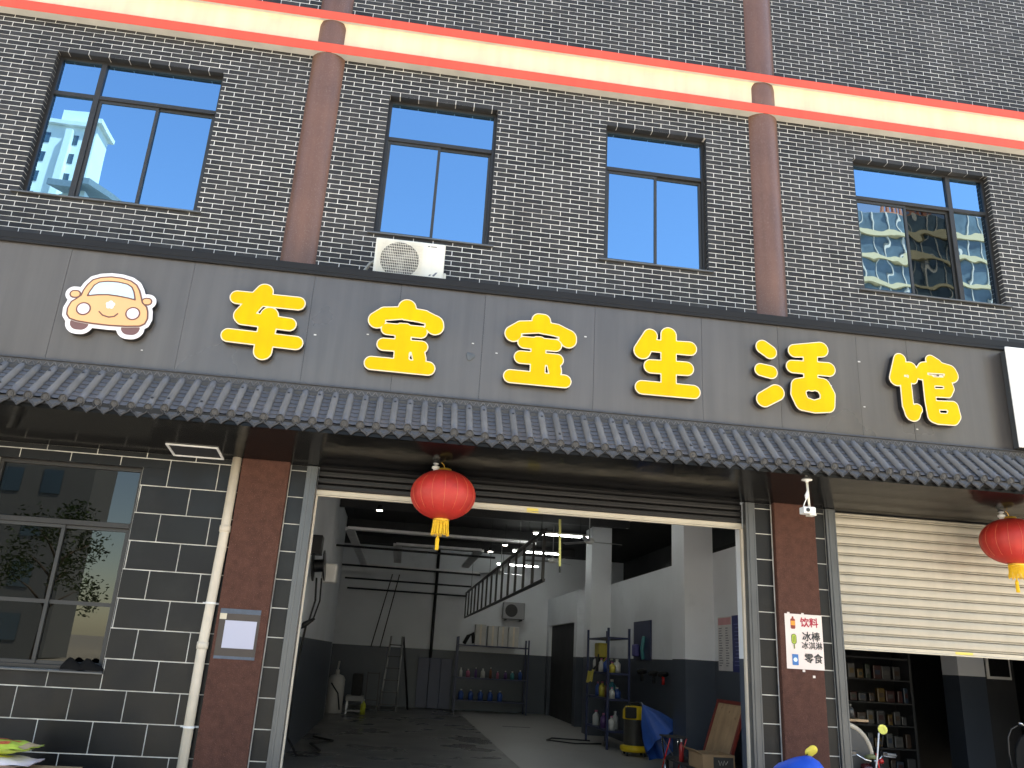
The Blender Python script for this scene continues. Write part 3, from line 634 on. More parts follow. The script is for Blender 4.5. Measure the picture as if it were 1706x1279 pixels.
for k in range(nr):
    x = -7.4+k*PITCH; sheet = k//5; dz = sag(x)+(.007*math.sin(sheet*2.3)); tilt = .012*math.sin(sheet*1.7)
    r = (-dz/SL*.9+tilt*.3, 0, 0)
    _, ye, ze = sp(0, SL, 0)
    inst(bm_, 'barrel_tile', CN, (x, Y0, Z0), r); inst(pm_, 'pan_tile', CN, (x+PITCH/2, Y0, Z0), r)
    rr = Matrix.Rotation(r[0], 3, 'X'); e = rr @ Vector((0, ye-Y0, ze-Z0))
    inst(dm_, 'end_disc', CN, (x, Y0+e.y-.002, Z0+e.z-.006), r); inst(tm_, 'drip_tile', CN, (x+PITCH/2, Y0+e.y+.004, Z0+e.z-.012), r)
    if k % 2 == sheet % 2 or random.random() < .15:
        s = random.choice((.1, .12, SL-.12)); p = sp(0, s, .04); e = rr @ Vector((0, p[1]-Y0, p[2]-Z0)); inst(scr, 'screw_cap', CN, (x, Y0+e.y, Z0+e.z), (rad(38), 0, 0))
rz_ = MB()
rz_.prism_x([(-.704, 4.2), (-.752, 4.2), (-.757, 4.24), (-.742, 4.252), (-.742, 4.318), (-.756, 4.326), (-.752, 4.343), (-.704, 4.343)], -7.6, 11.4)
rz_.build('ridge_strip', slate2_m, CN)
mb = MB()
for k in range(int(19/.075)):      # wave ornament on the ridge strip
    x = -7.6+k*.075
    mb.tube([(x+.075*t, -.744, 4.285+.022*math.sin(2*math.pi*t)) for t in (0, .17, .33, .5, .67, .83, 1)], .005, 5, False)
tag(mb.build('wave_ornament', slate_m, CN, fix=False), kind='stuff')
MB().box(-7.5, 11.3, -1.148, -1.141, 3.74, 3.80).build('eave_frame', capm, CN)

# paint specks and an old fixing mark on the sign face
speck_m = mat('white_speck', (.6, .58, .55), .6)
for x, z, w in ((-.62, 5.0, .012), (.58, 5.02, .012), (1.9, 5.25, .014), (.86, 4.93, .012), (1.52, 4.77, .012), (-1.2, 4.93, .014), (4.95, 4.95, .01), (5.34, 5.3, .016), (5.36, 4.72, .012), (2.6, 4.76, .012), (6.02, 4.5, .012), (-3.0, 4.55, .01)):
    MB().box(x-w, x+w, SY-.0075, SY-.004, z-w*.5, z+w*.5).build('paint_speck', speck_m, SG)
MB().lathe([(.05, 0), (.045, .004), (.02, .006)], (.56, SY-.003, 4.86), 14, ax=(0, -1, 0), squash=lambda w: 1+.2*math.sin(3*w)).build('fixing_patch', alu_m, SG)

# ------------------------------------------------------------------ things on and by the front
# outdoor air-conditioner on top of the sign
ac = thing('air_conditioner', 'ivory outdoor air conditioner with round fan grille, standing on the sign below a window', 'air conditioner', (-.25, -.3, 5.786))
AX0, AX1, AY, AZ0, AZ1 = -.672, .175, -.46, 5.80, 6.375
bd = MB().box(AX0, AX1, AY, AY+.3, AZ0, AZ1).build('casing', ivory_m, ac, bevel=.018, seg=3)
cx, cz, cr = AX0+.305, (AZ0+AZ1)/2+.01, .235
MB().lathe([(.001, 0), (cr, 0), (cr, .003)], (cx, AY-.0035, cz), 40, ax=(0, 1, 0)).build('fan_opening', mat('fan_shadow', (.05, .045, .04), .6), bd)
mb = MB()
for q in range(3):      # fan blades
    a = 2*math.pi*q/3+.4
    mb.poly([(cx+.05*math.cos(a), AY-.006, cz+.05*math.sin(a)), (cx+.2*math.cos(a-.25), AY-.0055, cz+.2*math.sin(a-.25)), (cx+.215*math.cos(a+.35), AY-.0065, cz+.215*math.sin(a+.35)), (cx+.06*math.cos(a+1), AY-.006, cz+.06*math.sin(a+1))])
mb.lathe([(.055, 0), (.055, .004)], (cx, AY-.0085, cz), 16, ax=(0, 1, 0)).build('fan', mat('fan_grey', (.16, .15, .14), .5), bd)
mb = MB(); gy = AY-.014
for q in range(26):
    x = AX0+.035+q*.0216; mb.box(x-.0022, x+.0022, gy, gy+.004, AZ0+.035, AZ1-.035)
for q in range(15):
    z = AZ0+.035+q*.036; mb.box(AX0+.033, AX0+.578, gy-.004, gy-.001, z-.0025, z+.0025)
mb.build('grille', ivory_m, bd, fix=False)
lg = mat('logo_grey', (.12, .13, .16), .5)
MB().poly([(AX0+.625, AY-.0015, 6.315), (AX0+.65, AY-.0015, 6.315), (AX0+.66, AY-.0015, 6.33), (AX0+.635, AY-.0015, 6.33)]).box(AX0+.668, AX0+.74, AY-.002, AY-.001, 6.316, 6.328).build('maker_mark', lg, bd, fix=False)
MB().poly([(AX0+.71, AY-.0015, 5.93), (AX0+.735, AY-.0015, 5.925), (AX0+.775, AY-.0015, 5.985), (AX0+.75, AY-.0015, 5.98)]).poly([(AX0+.665, AY-.0015, 5.925), (AX0+.69, AY-.0015, 5.93), (AX0+.70, AY-.0015, 5.95), (AX0+.68, AY-.0015, 5.948)]).build('maker_mark', lg, bd, fix=False)
for x in (AX0+.1, AX1-.15): MB().box(x, x+.05, AY+.02, AY+.28, 5.787, 5.80).build('foot', blackmetal_m, ac)
MB().box(AX1, AX1+.035, AY+.06, AY+.2, 5.83, 6.02).build('valve_cover', ivory_m, ac, bevel=.012)
tag(MB().tube([(-.66, -.3, 6.12), (-.72, -.28, 6.1), (-.78, -.26, 6.0), (-.86, -.22, 5.88), (-.92, -.2, 5.80)], .022, 8).build('refrigerant_hose', mat('grey_wrap', (.3, .3, .28), .7, bump=.004, bscale=60), smooth=True), 'grey wrapped hose running down from the air conditioner on the sign', 'hose')
tag(MB().tube([(-.35, -.2, 6.376), (-.25, -.14, 6.43), (-.1, -.08, 6.45), (.02, -.03, 6.41), (.06, -.01, 6.36)], .012, 8).build('loose_cable', white_m, smooth=True), 'thin white cable looped over the outdoor air conditioner', 'cable')

# red lanterns with gold tassels
ribm_ = mat('lantern_rib', (.62, .16, .07), .5)
def lantern(x, y, z, label):
    t = thing('lantern', label, 'lantern', (x, y, z), 'red lanterns under the canopy')
    n = 64; prof = []
    for i in range(17):
        a = -math.pi/2+.2+(math.pi-.4)*i/16; prof.append((.36*math.cos(a), .275*math.sin(a)))
    mb = MB().lathe(prof, (x, y, z), n, squash=lambda w: 1-.012*(.5+.5*math.cos(w*16))**3)
    bdy = mb.build('shade', lantern_m, t, smooth=True)
    for q in range(16):      # fine gold ribs at the creases
        w = 2*math.pi*(q)/16; X = Vector((0, 0, 1)).orthogonal().normalized(); Yv = Vector((0, 0, 1)).cross(X)
        d = math.cos(w)*X+math.sin(w)*Yv
        MB().tube([Vector((x, y, z))+d*(.360*math.cos(a)*.992)+Vector((0, 0, .276*math.sin(a))) for a in [(-.75+1.5*i/10) for i in range(11)]], .0018, 5).build('rib', ribm_, bdy, smooth=True)
    MB().lathe([(.085, .262), (.075, .272), (.07, .29), (.055, .295)], (x, y, z), 24).build('top_ring', gold_m, t, smooth=True)
    MB().lathe([(.055, -.3), (.085, -.288), (.09, -.262)], (x, y, z), 24).build('bottom_ring', gold_m, t, smooth=True)
    mb = MB()
    for q in range(44):
        w = 2*math.pi*q/44; r0 = .082; L = random.uniform(.135, .165); sw = random.uniform(-.006, .006)
        p = (x+r0*math.cos(w), y+r0*math.sin(w)); mb.tube([(p[0], p[1], z-.285), (p[0]+sw, p[1]+sw, z-.285-L*.5), (p[0]+sw*1.5+.008*math.cos(w), p[1]+.008*math.sin(w), z-.285-L)], .0042, 5)
    tag(mb.build('fringe', goldthread_m, t, fix=False), kind='stuff')
    mb = MB().tube([(x-.02, y, z-.29), (x-.022, y, z-.46)], .003, 5)
    for q in range(14):
        w = 2*math.pi*q/14; mb.tube([(x-.022+.004*math.cos(w), y+.004*math.sin(w), z-.455), (x-.022+.016*math.cos(w), y+.016*math.sin(w), z-.48), (x-.022+.017*math.cos(w), y+.017*math.sin(w), z-.6)], .004, 5)
    mb.build('tassel', goldthread_m, t, fix=False)
    MB().tube([(x, y, z+.29), (x-.02, y, z+.34), (x-.06, y-.0, z+.372)], .004, 5).build('hanging_wire', gold_m, t)
    return t
lantern(.39, -.52, 3.272, 'round red lantern with gold tassel hanging before the open garage')
lantern(7.25, -.5, 3.272, 'red lantern cut by the right edge, before the cream shutter')
for x, y, lab in ((.285, -.5, 'small white lamp holder on the black soffit above the garage lantern'), (7.16, -.48, 'small white lamp holder on the soffit above the right lantern')):
    z = SOF-SSL*y
    t = thing('lamp_holder', lab, 'lamp holder', (x, y, z-.08), 'lamp holders on the soffit')
    MB().lathe([(.03, 0), (.032, -.012), (.016, -.02), (.016, -.04)], (x, y, z-.002), 16).build('base', greymetal_m, t, smooth=True)
    MB().lathe([(.018, -.03), (.042, -.042), (.044, -.062), (.03, -.07), (.024, -.09), (.012, -.094)], (x, y, z-.002), 20).build('socket', white_m, t, smooth=True)
# drainpipe
dp = thing('drainpipe', 'cream plastic drainpipe running down beside the left brown pilaster', 'pipe', (-1.97, -.075, 0))
MB().tube([(-1.945, -.075, SOF+.02), (-1.955, -.075, 2.6), (-1.985, -.075, 1.5), (-1.985, -.075, 0)], .052, 16).build('tube', pvc_m, dp, smooth=True)
for z, x in ((1.52, -1.984), (2.75, -1.953)): MB().lathe([(.053, 0), (.06, .004), (.06, .07), (.053, .074)], (x, -.075, z), 18).build('coupling', pvc_m, dp, smooth=True)
for z, x in ((1.98, -1.972), (.75, -1.985)):
    MB().lathe([(.055, 0), (.058, 0), (.058, .02), (.055, .02)], (x, -.075, z), 18).box(x-.095, x+.095, -.024, -.012, z, z+.018).build('clamp', white_m, dp)
# camera on a rod under the eave
cc = thing('security_camera', 'white box camera hanging on a rod from the eave before the right pilaster', 'camera', (4.4, -1.0, 3.3))
MB().lathe([(.06, 0), (.058, -.008), (.02, -.014), (.018, -.03)], (4.41, -1.0, SOF+1.0*SSL), 18).build('base_plate', white_m, cc, smooth=True)
MB().tube([(4.41, -1.0, 3.67), (4.42, -1.0, 3.38)], .013, 10).build('rod', ivory_m, cc, smooth=True)
MB().tube([(4.40, -1.02, 3.56), (4.385, -1.02, 3.5), (4.38, -1.02, 3.46)], [.008, .02, .012], 8).build('cable_connector', white_m, cc, smooth=True)
MB().tube([(4.38, -1.02, 3.46), (4.36, -1.02, 3.42), (4.345, -1.01, 3.37)], .006, 6).build('cable', white_m, cc)
MB().box(4.325, 4.465, -1.06, -.95, 3.295, 3.37).build('housing', white_m, cc, bevel=.008)
MB().box(4.395, 4.47, -1.055, -.955, 3.278, 3.294).build('mount', ivory_m, cc)
MB().lathe([(.02, 0), (.022, -.01), (.014, -.012)], (4.37, -1.061, 3.332), 14, ax=(0, 1, 0)).build('lens', black_m, cc)
# poster of drinks and snacks
po = thing('snack_poster', 'pale pink poster for drinks, ice lollies and snacks on the right pilaster', 'poster', (4.72, -.102, 1.67))
paper_m = mat('poster_paper', (.80, .66, .60), .5, var=.05, scale=5)
PX0, PX1, PZ0, PZ1 = 4.497, 4.955, 1.674, 2.285
mb = MB(); nx = 10
for i in range(nx+1):
    for z in (PZ0, (PZ0+PZ1)/2, PZ1): mb.v.append((PX0+(PX1-PX0)*i/nx, -.1025-.004*math.sin(i*.9+z*4)**2, z))
for i in range(nx):
    for j in range(2): mb.f.append((i*3+j, (i+1)*3+j, (i+1)*3+j+1, i*3+j+1))
mb.build('sheet', paper_m, po, fix=False)
redink = mat('red_ink', (.42, .012, .04), .5); blackink = mat('black_ink', (.03, .03, .03), .5)
YP = -.1078
def bold_text(s, size, m, par, p, w):
    for q, (dx, dz) in enumerate(((0, 0), (w, 0), (0, w), (w, w))): put_text(s, size, m, par, (p[0]+dx-w/2, p[1]-.0003*q, p[2]+dz-w/2))
bold_text('饮料', .112, redink, po, (4.795, YP, 2.187), .0045)
bold_text('冰棒', .112, blackink, po, (4.81, YP, 2.03), .0042)
bold_text('冰淇淋', .086, blackink, po, (4.815, YP, 1.932), .0026)
bold_text('零食', .112, blackink, po, (4.825, YP, 1.79), .0042)
ib = mat('ink_cola', (.25, .03, .015), .4); ior = mat('ink_orange', (.85, .3, .03), .4); ig = mat('ink_lime', (.42, .52, .05), .4); igd = mat('ink_olive', (.16, .2, .03), .4); ibl = mat('ink_blue', (.03, .16, .42), .4); iw = mat('ink_pale', (.7, .82, .9), .4)
def pic(loops, m, nm, k=0): return flat_prism(loops, YP-.0006*k, YP+.0004-.0006*k).build(nm, m, po)
def rr(x0, x1, z0, z1, r): return [[((x0 if sx < 0 else x1)-sx*r+r*math.cos(a), (z0 if sz < 0 else z1)-sz*r+r*math.sin(a)) for sx, sz, a0 in ((1, 1, 0), (-1, 1, 90), (-1, -1, 180), (1, -1, 270)) for a in [rad(a0+30*i) for i in range(4)]]]
pic(rr(4.565, 4.622, 2.115, 2.232, .016), ib, 'bottle_picture'); pic(rr(4.582, 4.605, 2.225, 2.255, .006), ib, 'bottle_neck_picture', 1); pic(rr(4.567, 4.62, 2.155, 2.205, .006), ior, 'bottle_label_picture', 2)
pic(rr(4.565, 4.63, 1.945, 2.06, .03), igd, 'lolly_picture'); pic(rr(4.573, 4.622, 1.953, 2.052, .024), ig, 'lolly_ice_picture', 1); pic(rr(4.584, 4.592, 1.965, 2.04, .003), igd, 'lolly_line_picture', 2); pic(rr(4.603, 4.611, 1.965, 2.04, .003), igd, 'lolly_line_picture', 2); pic(rr(4.59, 4.605, 1.895, 1.945, .005), igd, 'lolly_stick_picture', 1)
pic(rr(4.565, 4.64, 1.715, 1.835, .005), ibl, 'packet_picture'); pic([[(4.603+.024*math.cos(q*.4), 1.775+.024*math.sin(q*.4)) for q in range(16)]], iw, 'packet_badge_picture', 1)
tape_m = mat('clear_tape', (.72, .62, .55), .3)
for x, z in ((4.545, 2.29), (4.72, 2.288), (4.7, 1.66), (4.82, 1.60)): MB().box(x-.014, x+.016, -.1035, -.1012, z-.015, z+.012).build('tape', tape_m, po)
# notice with a blank pale square on the left pilaster
nt = thing('notice_card', 'dark brown notice with a pale blank square on the left pilaster', 'notice', (-1.63, -.102, 1.43))
MB().box(-1.85, -1.43, -.1045, -.1005, 1.435, 1.945).build('card', mat('notice_brown', (.05, .036, .028), .5, var=.2), nt)
bl = mat('notice_blue', (.055, .075, .11), .35, var=.3, scale=14)
MB().box(-1.85, -1.43, -.1062, -.1047, 1.895, 1.945).build('top_strip', bl, nt); MB().box(-1.85, -1.78, -.1062, -.1047, 1.835, 1.8945).build('corner_patch', mat('notice_cream', (.6, .52, .38), .4), nt); MB().box(-1.85, -1.43, -.1062, -.1047, 1.435, 1.465).build('bottom_strip', bl, nt)
MB().box(-1.786, -1.458, -.1064, -.1047, 1.545, 1.825).build('square', mat('pale_lavender', (.46, .46, .56), .4, var=.02), nt)
# old shoes on the window ledge
shoe_m = mat('black_shoe', (.008, .0075, .007), .8, spec=.1)
for i, (x, lab) in enumerate(((-3.24, 'black shoe on the window ledge, nearer the window middle'), (-3.07, 'black shoe on the window ledge, nearer the tiled wall'))):
    t = thing('shoe', lab, 'shoe', (x, .0, LW[2]-.002), 'shoes on the ledge')
    z = LW[2]-.002
    pts = [(x-.13+.26*k/8, .01) for k in range(9)]; hh = [.04, .09, .12, .115, .09, .07, .06, .05, .02]; ww = [.03, .04, .042, .042, .044, .048, .05, .045, .02]
    mb = MB()
    for (px, py), h, w in zip(pts, hh, ww): mb.v += [(px, py+w*math.cos(a), z+.012+max(0, math.sin(a))*h) for a in [math.pi*q/6 for q in range(7)]]
    for k in range(8):
        for q in range(6): mb.f.append((k*7+q, k*7+q+1, (k+1)*7+q+1, (k+1)*7+q))
    mb.build('upper', shoe_m, t, smooth=True); MB().box(x-.13, x+.13, -.035, .055, z, z+.014).build('sole', blackmetal_m, t, bevel=.004)
# goods at the lower left corner
ct = thing('carton', 'brown carton holding up the snack packets by the left window', 'box', (-3.2, -1.05, -.02))
MB().box(-3.75, -2.72, -1.35, -.75, -.02, .44).build('body', mat('brown_card', (.35, .22, .11), .75, var=.15), ct, bevel=.006); MB().box(-3.74, -2.73, -1.08, -1.02, .4405, .442).build('packing_tape', pvc_m, ct)
def packet(x, y, z, lx, ly, h, rz, m, label, bands):
    t = thing('snack_packet', label, 'packet', (x, y, z), 'snack packets', rz=rz)
    mb = MB(); n = 14; k = 8
    for i in range(n+1):
        for j in range(k+1):
            u, v = 2*i/n-1, 2*j/k-1; e = max(0, (1-abs(u)**3.2))*(max(0, 1-abs(v)**2.5))**.6
            mb.v.append((u*lx, v*ly*(1-.06*(1-abs(u))), h*.55+h*.5*e+.006*math.sin(9*u+5*v)))
    N = len(mb.v); mb.v += [(x_, y_, h*.55-(z_-h*.55)) for x_, y_, z_ in mb.v[:N]]
    for i in range(n):
        for j in range(k):
            a = i*(k+1)+j; mb.f += [(a, a+1, a+k+2, a+k+1), (N+a, N+a+k+1, N+a+k+2, N+a+1)]
    mb.build('bag', m, t, smooth=True, fix=False)
    for u0, u1, v0, v1, bm in bands:
        q = MB(); s = 8
        for i in range(s+1):
            for j in range(s+1):
                u, v = u0+(u1-u0)*i/s, v0+(v1-v0)*j/s; e = max(0, (1-abs(u)**3.2))*(max(0, 1-abs(v)**2.5))**.6
                q.v.append((u*lx, v*ly*(1-.06*(1-abs(u)))*1.006, h*.55+h*.5*e+.006*math.sin(9*u+5*v)+.003))
        for i in range(s):
            for j in range(s): a = i*(s+1)+j; q.f.append((a, a+1, a+s+2, a+s+1))
        q.build('print', bm, t, smooth=True, fix=False)
    return t
lime = mat('packet_lime', (.52, .62, .08), .35, var=.2, scale=12); pinkw = mat('packet_pale_pink', (.78, .66, .68), .4, var=.1, scale=10); prd = mat('print_red', (.6, .12, .05), .4, var=.3, scale=30); pyl = mat('print_yellow', (.75, .65, .12), .4); pbr = mat('print_tan', (.5, .36, .2), .5)
packet(-3.45, -1.05, .44, .42, .24, .1, .08, pinkw, 'pale pink snack packet under the lime green one', [(-.2, .5, -.5, .2, pyl)])
packet(-3.40, -1.02, .555, .33, .2, .11, -.06, lime, 'lime green snack packet with red print at the lower left corner', [(-.7, .5, -.75, -.45, prd), (-.5, .6, -.1, .15, prd), (.78, .98, -.8, .8, pbr)])

# ------------------------------------------------------------------ electric scooters parked before the right shop
rub_m = mat('black_rubber', (.02, .02, .02), .75); scb_m = mat('scooter_dark_red', (.07, .012, .014), .25, coat=.5); sc2_m = mat('scooter_black', (.02, .02, .022), .3, coat=.4); seat_m = mat('seat_vinyl', (.03, .03, .03), .5); mir_m = mat('mirror_glass_yellow', (.62, .62, .16), .08, metal=.7, var=.25, scale=25); redl_m = mat('red_lens', (.5, .02, .02), .15); olive_m = mat('olive_plastic', (.22, .23, .1), .4)
def scooter(x, y, rz, bm, label, mirror_r=True, mirror_l=True):
    t = thing('electric_scooter', label, 'scooter', (x, y, -.02), 'scooters parked before the right shop', rz=rz)
    for yy in (-.62, .58):      # local frame: front towards -y
        w = MB().lathe([(.13, -.035), (.19, -.045), (.215, -.03), (.222, 0), (.215, .03), (.19, .045), (.13, .035)], (0, yy, .222), 28, ax=(1, 0, 0)).build('wheel', rub_m, t, smooth=True)
        MB().lathe([(.03, -.05), (.125, -.025), (.13, 0), (.125, .025), (.03, .05)], (0, yy, .222), 20, ax=(1, 0, 0)).build('rim', greymetal_m, w, smooth=True)
    prof = [(-.46, .34), (-.50, .62), (-.47, .72), (-.40, .76), (-.36, .6), (-.30, .36), (.1, .33), (.2, .5), (.72, .55), (.74, .42), (.45, .28), (.05, .22), (-.32, .24)]
    mb = MB(); n = len(prof)
    for xx in (-.15, -.12, .12, .15):
        k = 1 if abs(xx) < .14 else .96; mb.v += [(xx, -0+yv*k, .5+(zv-.5)*k) for yv, zv in prof]
    for q in range(3): mb.f += [(q*n+i, q*n+(i+1) % n, (q+1)*n+(i+1) % n, (q+1)*n+i) for i in range(n)]
    tri = tessellate_polygon([[Vector((a, b, 0)) for a, b in prof]]); mb.f += [tuple(q) for q in tri]+[tuple(3*n+i for i in q) for q in tri]
    mb.build('body', bm, t, bevel=.015)
    mb = MB()
    for k, (yv, zv, w) in enumerate(((.08, .58, .1), (.2, .66, .13), (.4, .66, .14), (.6, .69, .13), (.78, .7, .09))): mb.v += [(w*math.cos(a), yv, zv-.05+.07*max(-.4, math.sin(a))) for a in [2*math.pi*q/12 for q in range(12)]]
    for k in range(4): mb.f += [(k*12+i, k*12+(i+1) % 12, (k+1)*12+(i+1) % 12, (k+1)*12+i) for i in range(12)]
    mb.f += [tuple(range(12))[::-1], tuple(range(48, 60))]; mb.build('seat', seat_m, t, smooth=True)
    MB().box(-.09, .09, -.84, -.44, .4, .43).box(-.03, .03, -.66, -.58, .222, .42).build('front_mudguard', bm, t, bevel=.02)
    MB().tube([(0, -.6, .3), (0, -.5, .62), (0, -.42, .81)], .03, 10).build('steering_column', blackmetal_m, t, smooth=True)
    MB().tube([(-.36, -.3, .86), (-.26, -.34, .865), (-.18, -.38, .85), (-.1, -.42, .80), (0, -.44, .78), (.1, -.42, .80), (.18, -.38, .85), (.26, -.34, .865), (.36, -.3, .86)], .014, 10).build('handlebar', chrome_m, t, smooth=True)
    for s in (-1, 1):
        gp = MB().tube([(s*.26, -.34, .865), (s*.36, -.3, .86), (s*.47, -.26, .853)], .02, 10).build('grip', gripm_, t, smooth=True)
        MB().lathe([(.022, 0), (.022, .012)], (s*.47, -.26, .853), 12, ax=(s*.9, .35, 0)).build('grip_end', chrome_m, gp)
        MB().tube([(s*.2, -.4, .85), (s*.3, -.4, .84), (s*.42, -.34, .83)], .006, 6).build('brake_lever', greymetal_m, t, smooth=True)
        MB().box(s*.23-.035, s*.23+.035, -.4, -.32, .835, .9).build('switch_box', sc2_m, t, bevel=.01)
        if (s > 0 and mirror_r) or (s < 0 and mirror_l):
            MB().tube([(s*.19, -.38, .87), (s*.18, -.4, .98), (s*.19, -.42, 1.06), (s*.2, -.42, 1.12)], .008, 7).build('mirror_stem', blackmetal_m, t, smooth=True)
            mi = MB().lathe([(.03, .022), (.06, .016), (.067, .004), (.067, -.002), (.062, -.004)], (s*.2, -.42, 1.18), 28, ax=(.25*s, .9, -.1)).build('mirror', sc2_m, t, smooth=True)
            MB().lathe([(.001, 0), (.0615, 0), (.0615, .003)], (s*.2-.0012*s, -.4245, 1.1805), 28, ax=(-.25*s, -.9, .1)).build('mirror_glass', mir_m, mi)
    MB().lathe([(.05, 0), (.08, .03), (.085, .06), (.05, .07)], (0, -.52, .66), 20, ax=(0, -1, .1)).build('headlight', black_m, t, smooth=True)
    MB().lathe([(.03, 0), (.035, .015), (.01, .025)], (.13, -.43, .79), 12, ax=(0, -1, 0)).build('indicator', redl_m, t, smooth=True)
    MB().lathe([(.075, 0), (.085, .03), (.06, .055), (.01, .06)], (0, -.4, .80), 20, ax=(0, .3, 1)).build('meter', olive_m, t, smooth=True)
    return t
gripm_ = mat('grip_grey', (.2, .2, .2), .5)
s1 = scooter(5.76, .86, rad(4), scb_m, 'dark red electric scooter with yellowish round mirror parked in the right shop doorway', mirror_l=False)
s1.scale = (.9, .9, .9)
s2 = scooter(7.1, -.35, rad(-4), sc2_m, 'black electric scooter near the right edge, curved mirror stem showing', mirror_r=False, mirror_l=False)
s2.scale = (.78, .78, .78)
mb = MB()
for i in range(9):
    a = rad(-90+22.5*i)
    for yv in (-.34, -.29): mb.v.append((.12+.42*math.sin(a), yv+.05*math.cos(a), 1.12+.42*math.cos(a)))
mb.v += [(.54, -.34, .7), (.54, -.29, .7), (-.30, -.34, .7), (-.30, -.29, .7)]
n = 11; mb.f = [tuple(2*i for i in range(n)), tuple(2*i+1 for i in range(n))]+[(2*i, 2*((i+1) % n), 2*((i+1) % n)+1, 2*i+1) for i in range(n)]
mb.build('windscreen', mat('matt_black', (.008, .008, .008), .8, spec=.1), s2, bevel=.01)
MB().tube([(-.34, -.3, 1.0), (-.37, -.3, 1.2), (-.36, -.31, 1.42), (-.3, -.31, 1.53), (-.2, -.31, 1.58)], .011, 8).build('mirror_stem', blackmetal_m, s2, smooth=True); MB().lathe([(.03, .0), (.045, .012), (.045, .022), (.02, .03)], (-.15, -.31, 1.585), 16, ax=(.3, .1, 1), squash=lambda w: 1+.5*math.cos(2*w)).build('mirror', chrome_m, s2, smooth=True)
# blue-covered scooter next to it
cs = thing('covered_scooter', 'scooter under a bright blue cover with a yellow oval mirror sticking out', 'scooter', (4.12, -1.0, -.02))
mb = MB(); nu, nv = 28, 10
for i in range(nu):
    a = 2*math.pi*i/nu
    for j in range(nv+1):
        v = j/nv; fold = 1+.07*math.sin(5*a+1)*v+.04*math.sin(11*a)*v
        rx, ry = (.10+.24*v**.7)*fold, (.22+.55*v**.7)*fold; z = .80-.7*v**1.4+.02*math.sin(3*a)*v-.06*math.sin(a)*(1-v)
        mb.v.append((4.16+rx*math.cos(a), -.95+ry*math.sin(a), z))
for i in range(nu):
    for j in range(nv): a, b = i*(nv+1)+j, ((i+1) % nu)*(nv+1)+j; mb.f.append((a, b, b+1, a+1))
mb.f.append(tuple(i*(nv+1) for i in range(nu)))
mb.build('cover', mat('blue_cover', (.01, .10, .62), .45, var=.15, scale=5), cs, smooth=True)
MB().tube([(4.2, -.98, .8), (4.24, -1., .86)], .007, 6).build('mirror_stem', blackmetal_m, cs)
mi = MB().lathe([(.02, .016), (.05, .012), (.055, .0), (.052, -.004)], (4.27, -1.02, .89), 24, ax=(.55, .8, .12), squash=lambda w: 1+.25*math.cos(2*w)).build('mirror', mat('mirror_back_yellow', (.8, .62, .06), .35), cs, smooth=True)
for yy in (-1.45, -.45): MB().lathe([(.13, -.035), (.2, -.045), (.222, 0), (.2, .045), (.13, .035)], (4.16, yy, .202), 24, ax=(1, 0, 0)).build('wheel', rub_m, cs, smooth=True)

# ------------------------------------------------------------------ inside the garage
tube_m = mat('tube_glow', (.9, .9, .9), .4, emit=(.8, .92, 1.), estr=9.5)
for i, (y, lab) in enumerate(((5.4, 'tube light behind the shutter lintel, lighting the right pillar'), (8.9, 'nearest of three lit fluorescent tubes in the garage'), (12.3, 'middle of three lit fluorescent tubes in the garage'), (15.7, 'farthest of three lit fluorescent tubes in the garage'))):
    t = thing('tube_light', lab, 'lamp', (3.55, y, 4.3), 'fluorescent tubes in the garage')
    MB().box(2.9, 4.2, y-.03, y+.03, 4.34, 4.38).build('batten', white_m, t); MB().tube([(2.92, y, 4.32), (4.18, y, 4.32)], .018, 10).build('tube', tube_m, t, smooth=True)
    for x in (3.1, 4.0): MB().tube([(x, y, 4.38), (x, y, 4.9)], .006, 5).build('suspension', blackmetal_m, t)
spot_m = mat('spot_glow', (.9, .9, .9), .4, emit=(1, .98, .95), estr=9.5)
for x, y, z, lab in ((-.55, 8., 4.42, 'small spotlight on the ceiling behind the shutter bar'), (2.6, 11.5, 4.35, 'small spotlight beside the nearer light frame corner'), (2.45, 13.5, 4.4, 'small spotlight left of the farthest tube')):
    t = thing('spotlight', lab, 'lamp', (x, y, z), 'spotlights in the garage')
    MB().lathe([(.06, .1), (.07, .0)], (x, y, z+.01), 14).build('housing', blackmetal_m, t, smooth=True); MB().lathe([(.001, 0), (.062, 0), (.062, .01)], (x, y, z-.002), 14).build('lens', spot_m, t)
    MB().tube([(x, y, z+.1), (x, y, 4.9)], .008, 5).build('stem', blackmetal_m, t)
def fan(x, y, z, a0, lab):
    t = thing('ceiling_fan', lab, 'fan', (x, y, z), 'ceiling fans in the garage')
    MB().tube([(x, y, z+.06), (x, y, 4.9)], .012, 8).build('rod', greymetal_m, t)
    MB().lathe([(.03, .09), (.1, .06), (.11, .0), (.07, -.04), (.02, -.05)], (x, y, z), 18).build('motor', white_m, t, smooth=True)
    for q in range(3):
        a = a0+q*2.0944; d = Vector((math.cos(a), math.sin(a), 0)); n = Vector((-d.y, d.x, .25)).normalized()
        MB().obox(Vector((x, y, z))+d*.42, d*.32, n*.055, Vector((0, 0, .003))).build('blade', greymetal_m, t)
fan(4.0, 8.0, 4.1, .1, 'nearest ceiling fan in front of the nearest tube'); fan(3.8, 11.2, 4.0, .7, 'middle ceiling fan in the garage'); fan(2.9, 14.6, 3.95, .3, 'farthest ceiling fan in the garage')
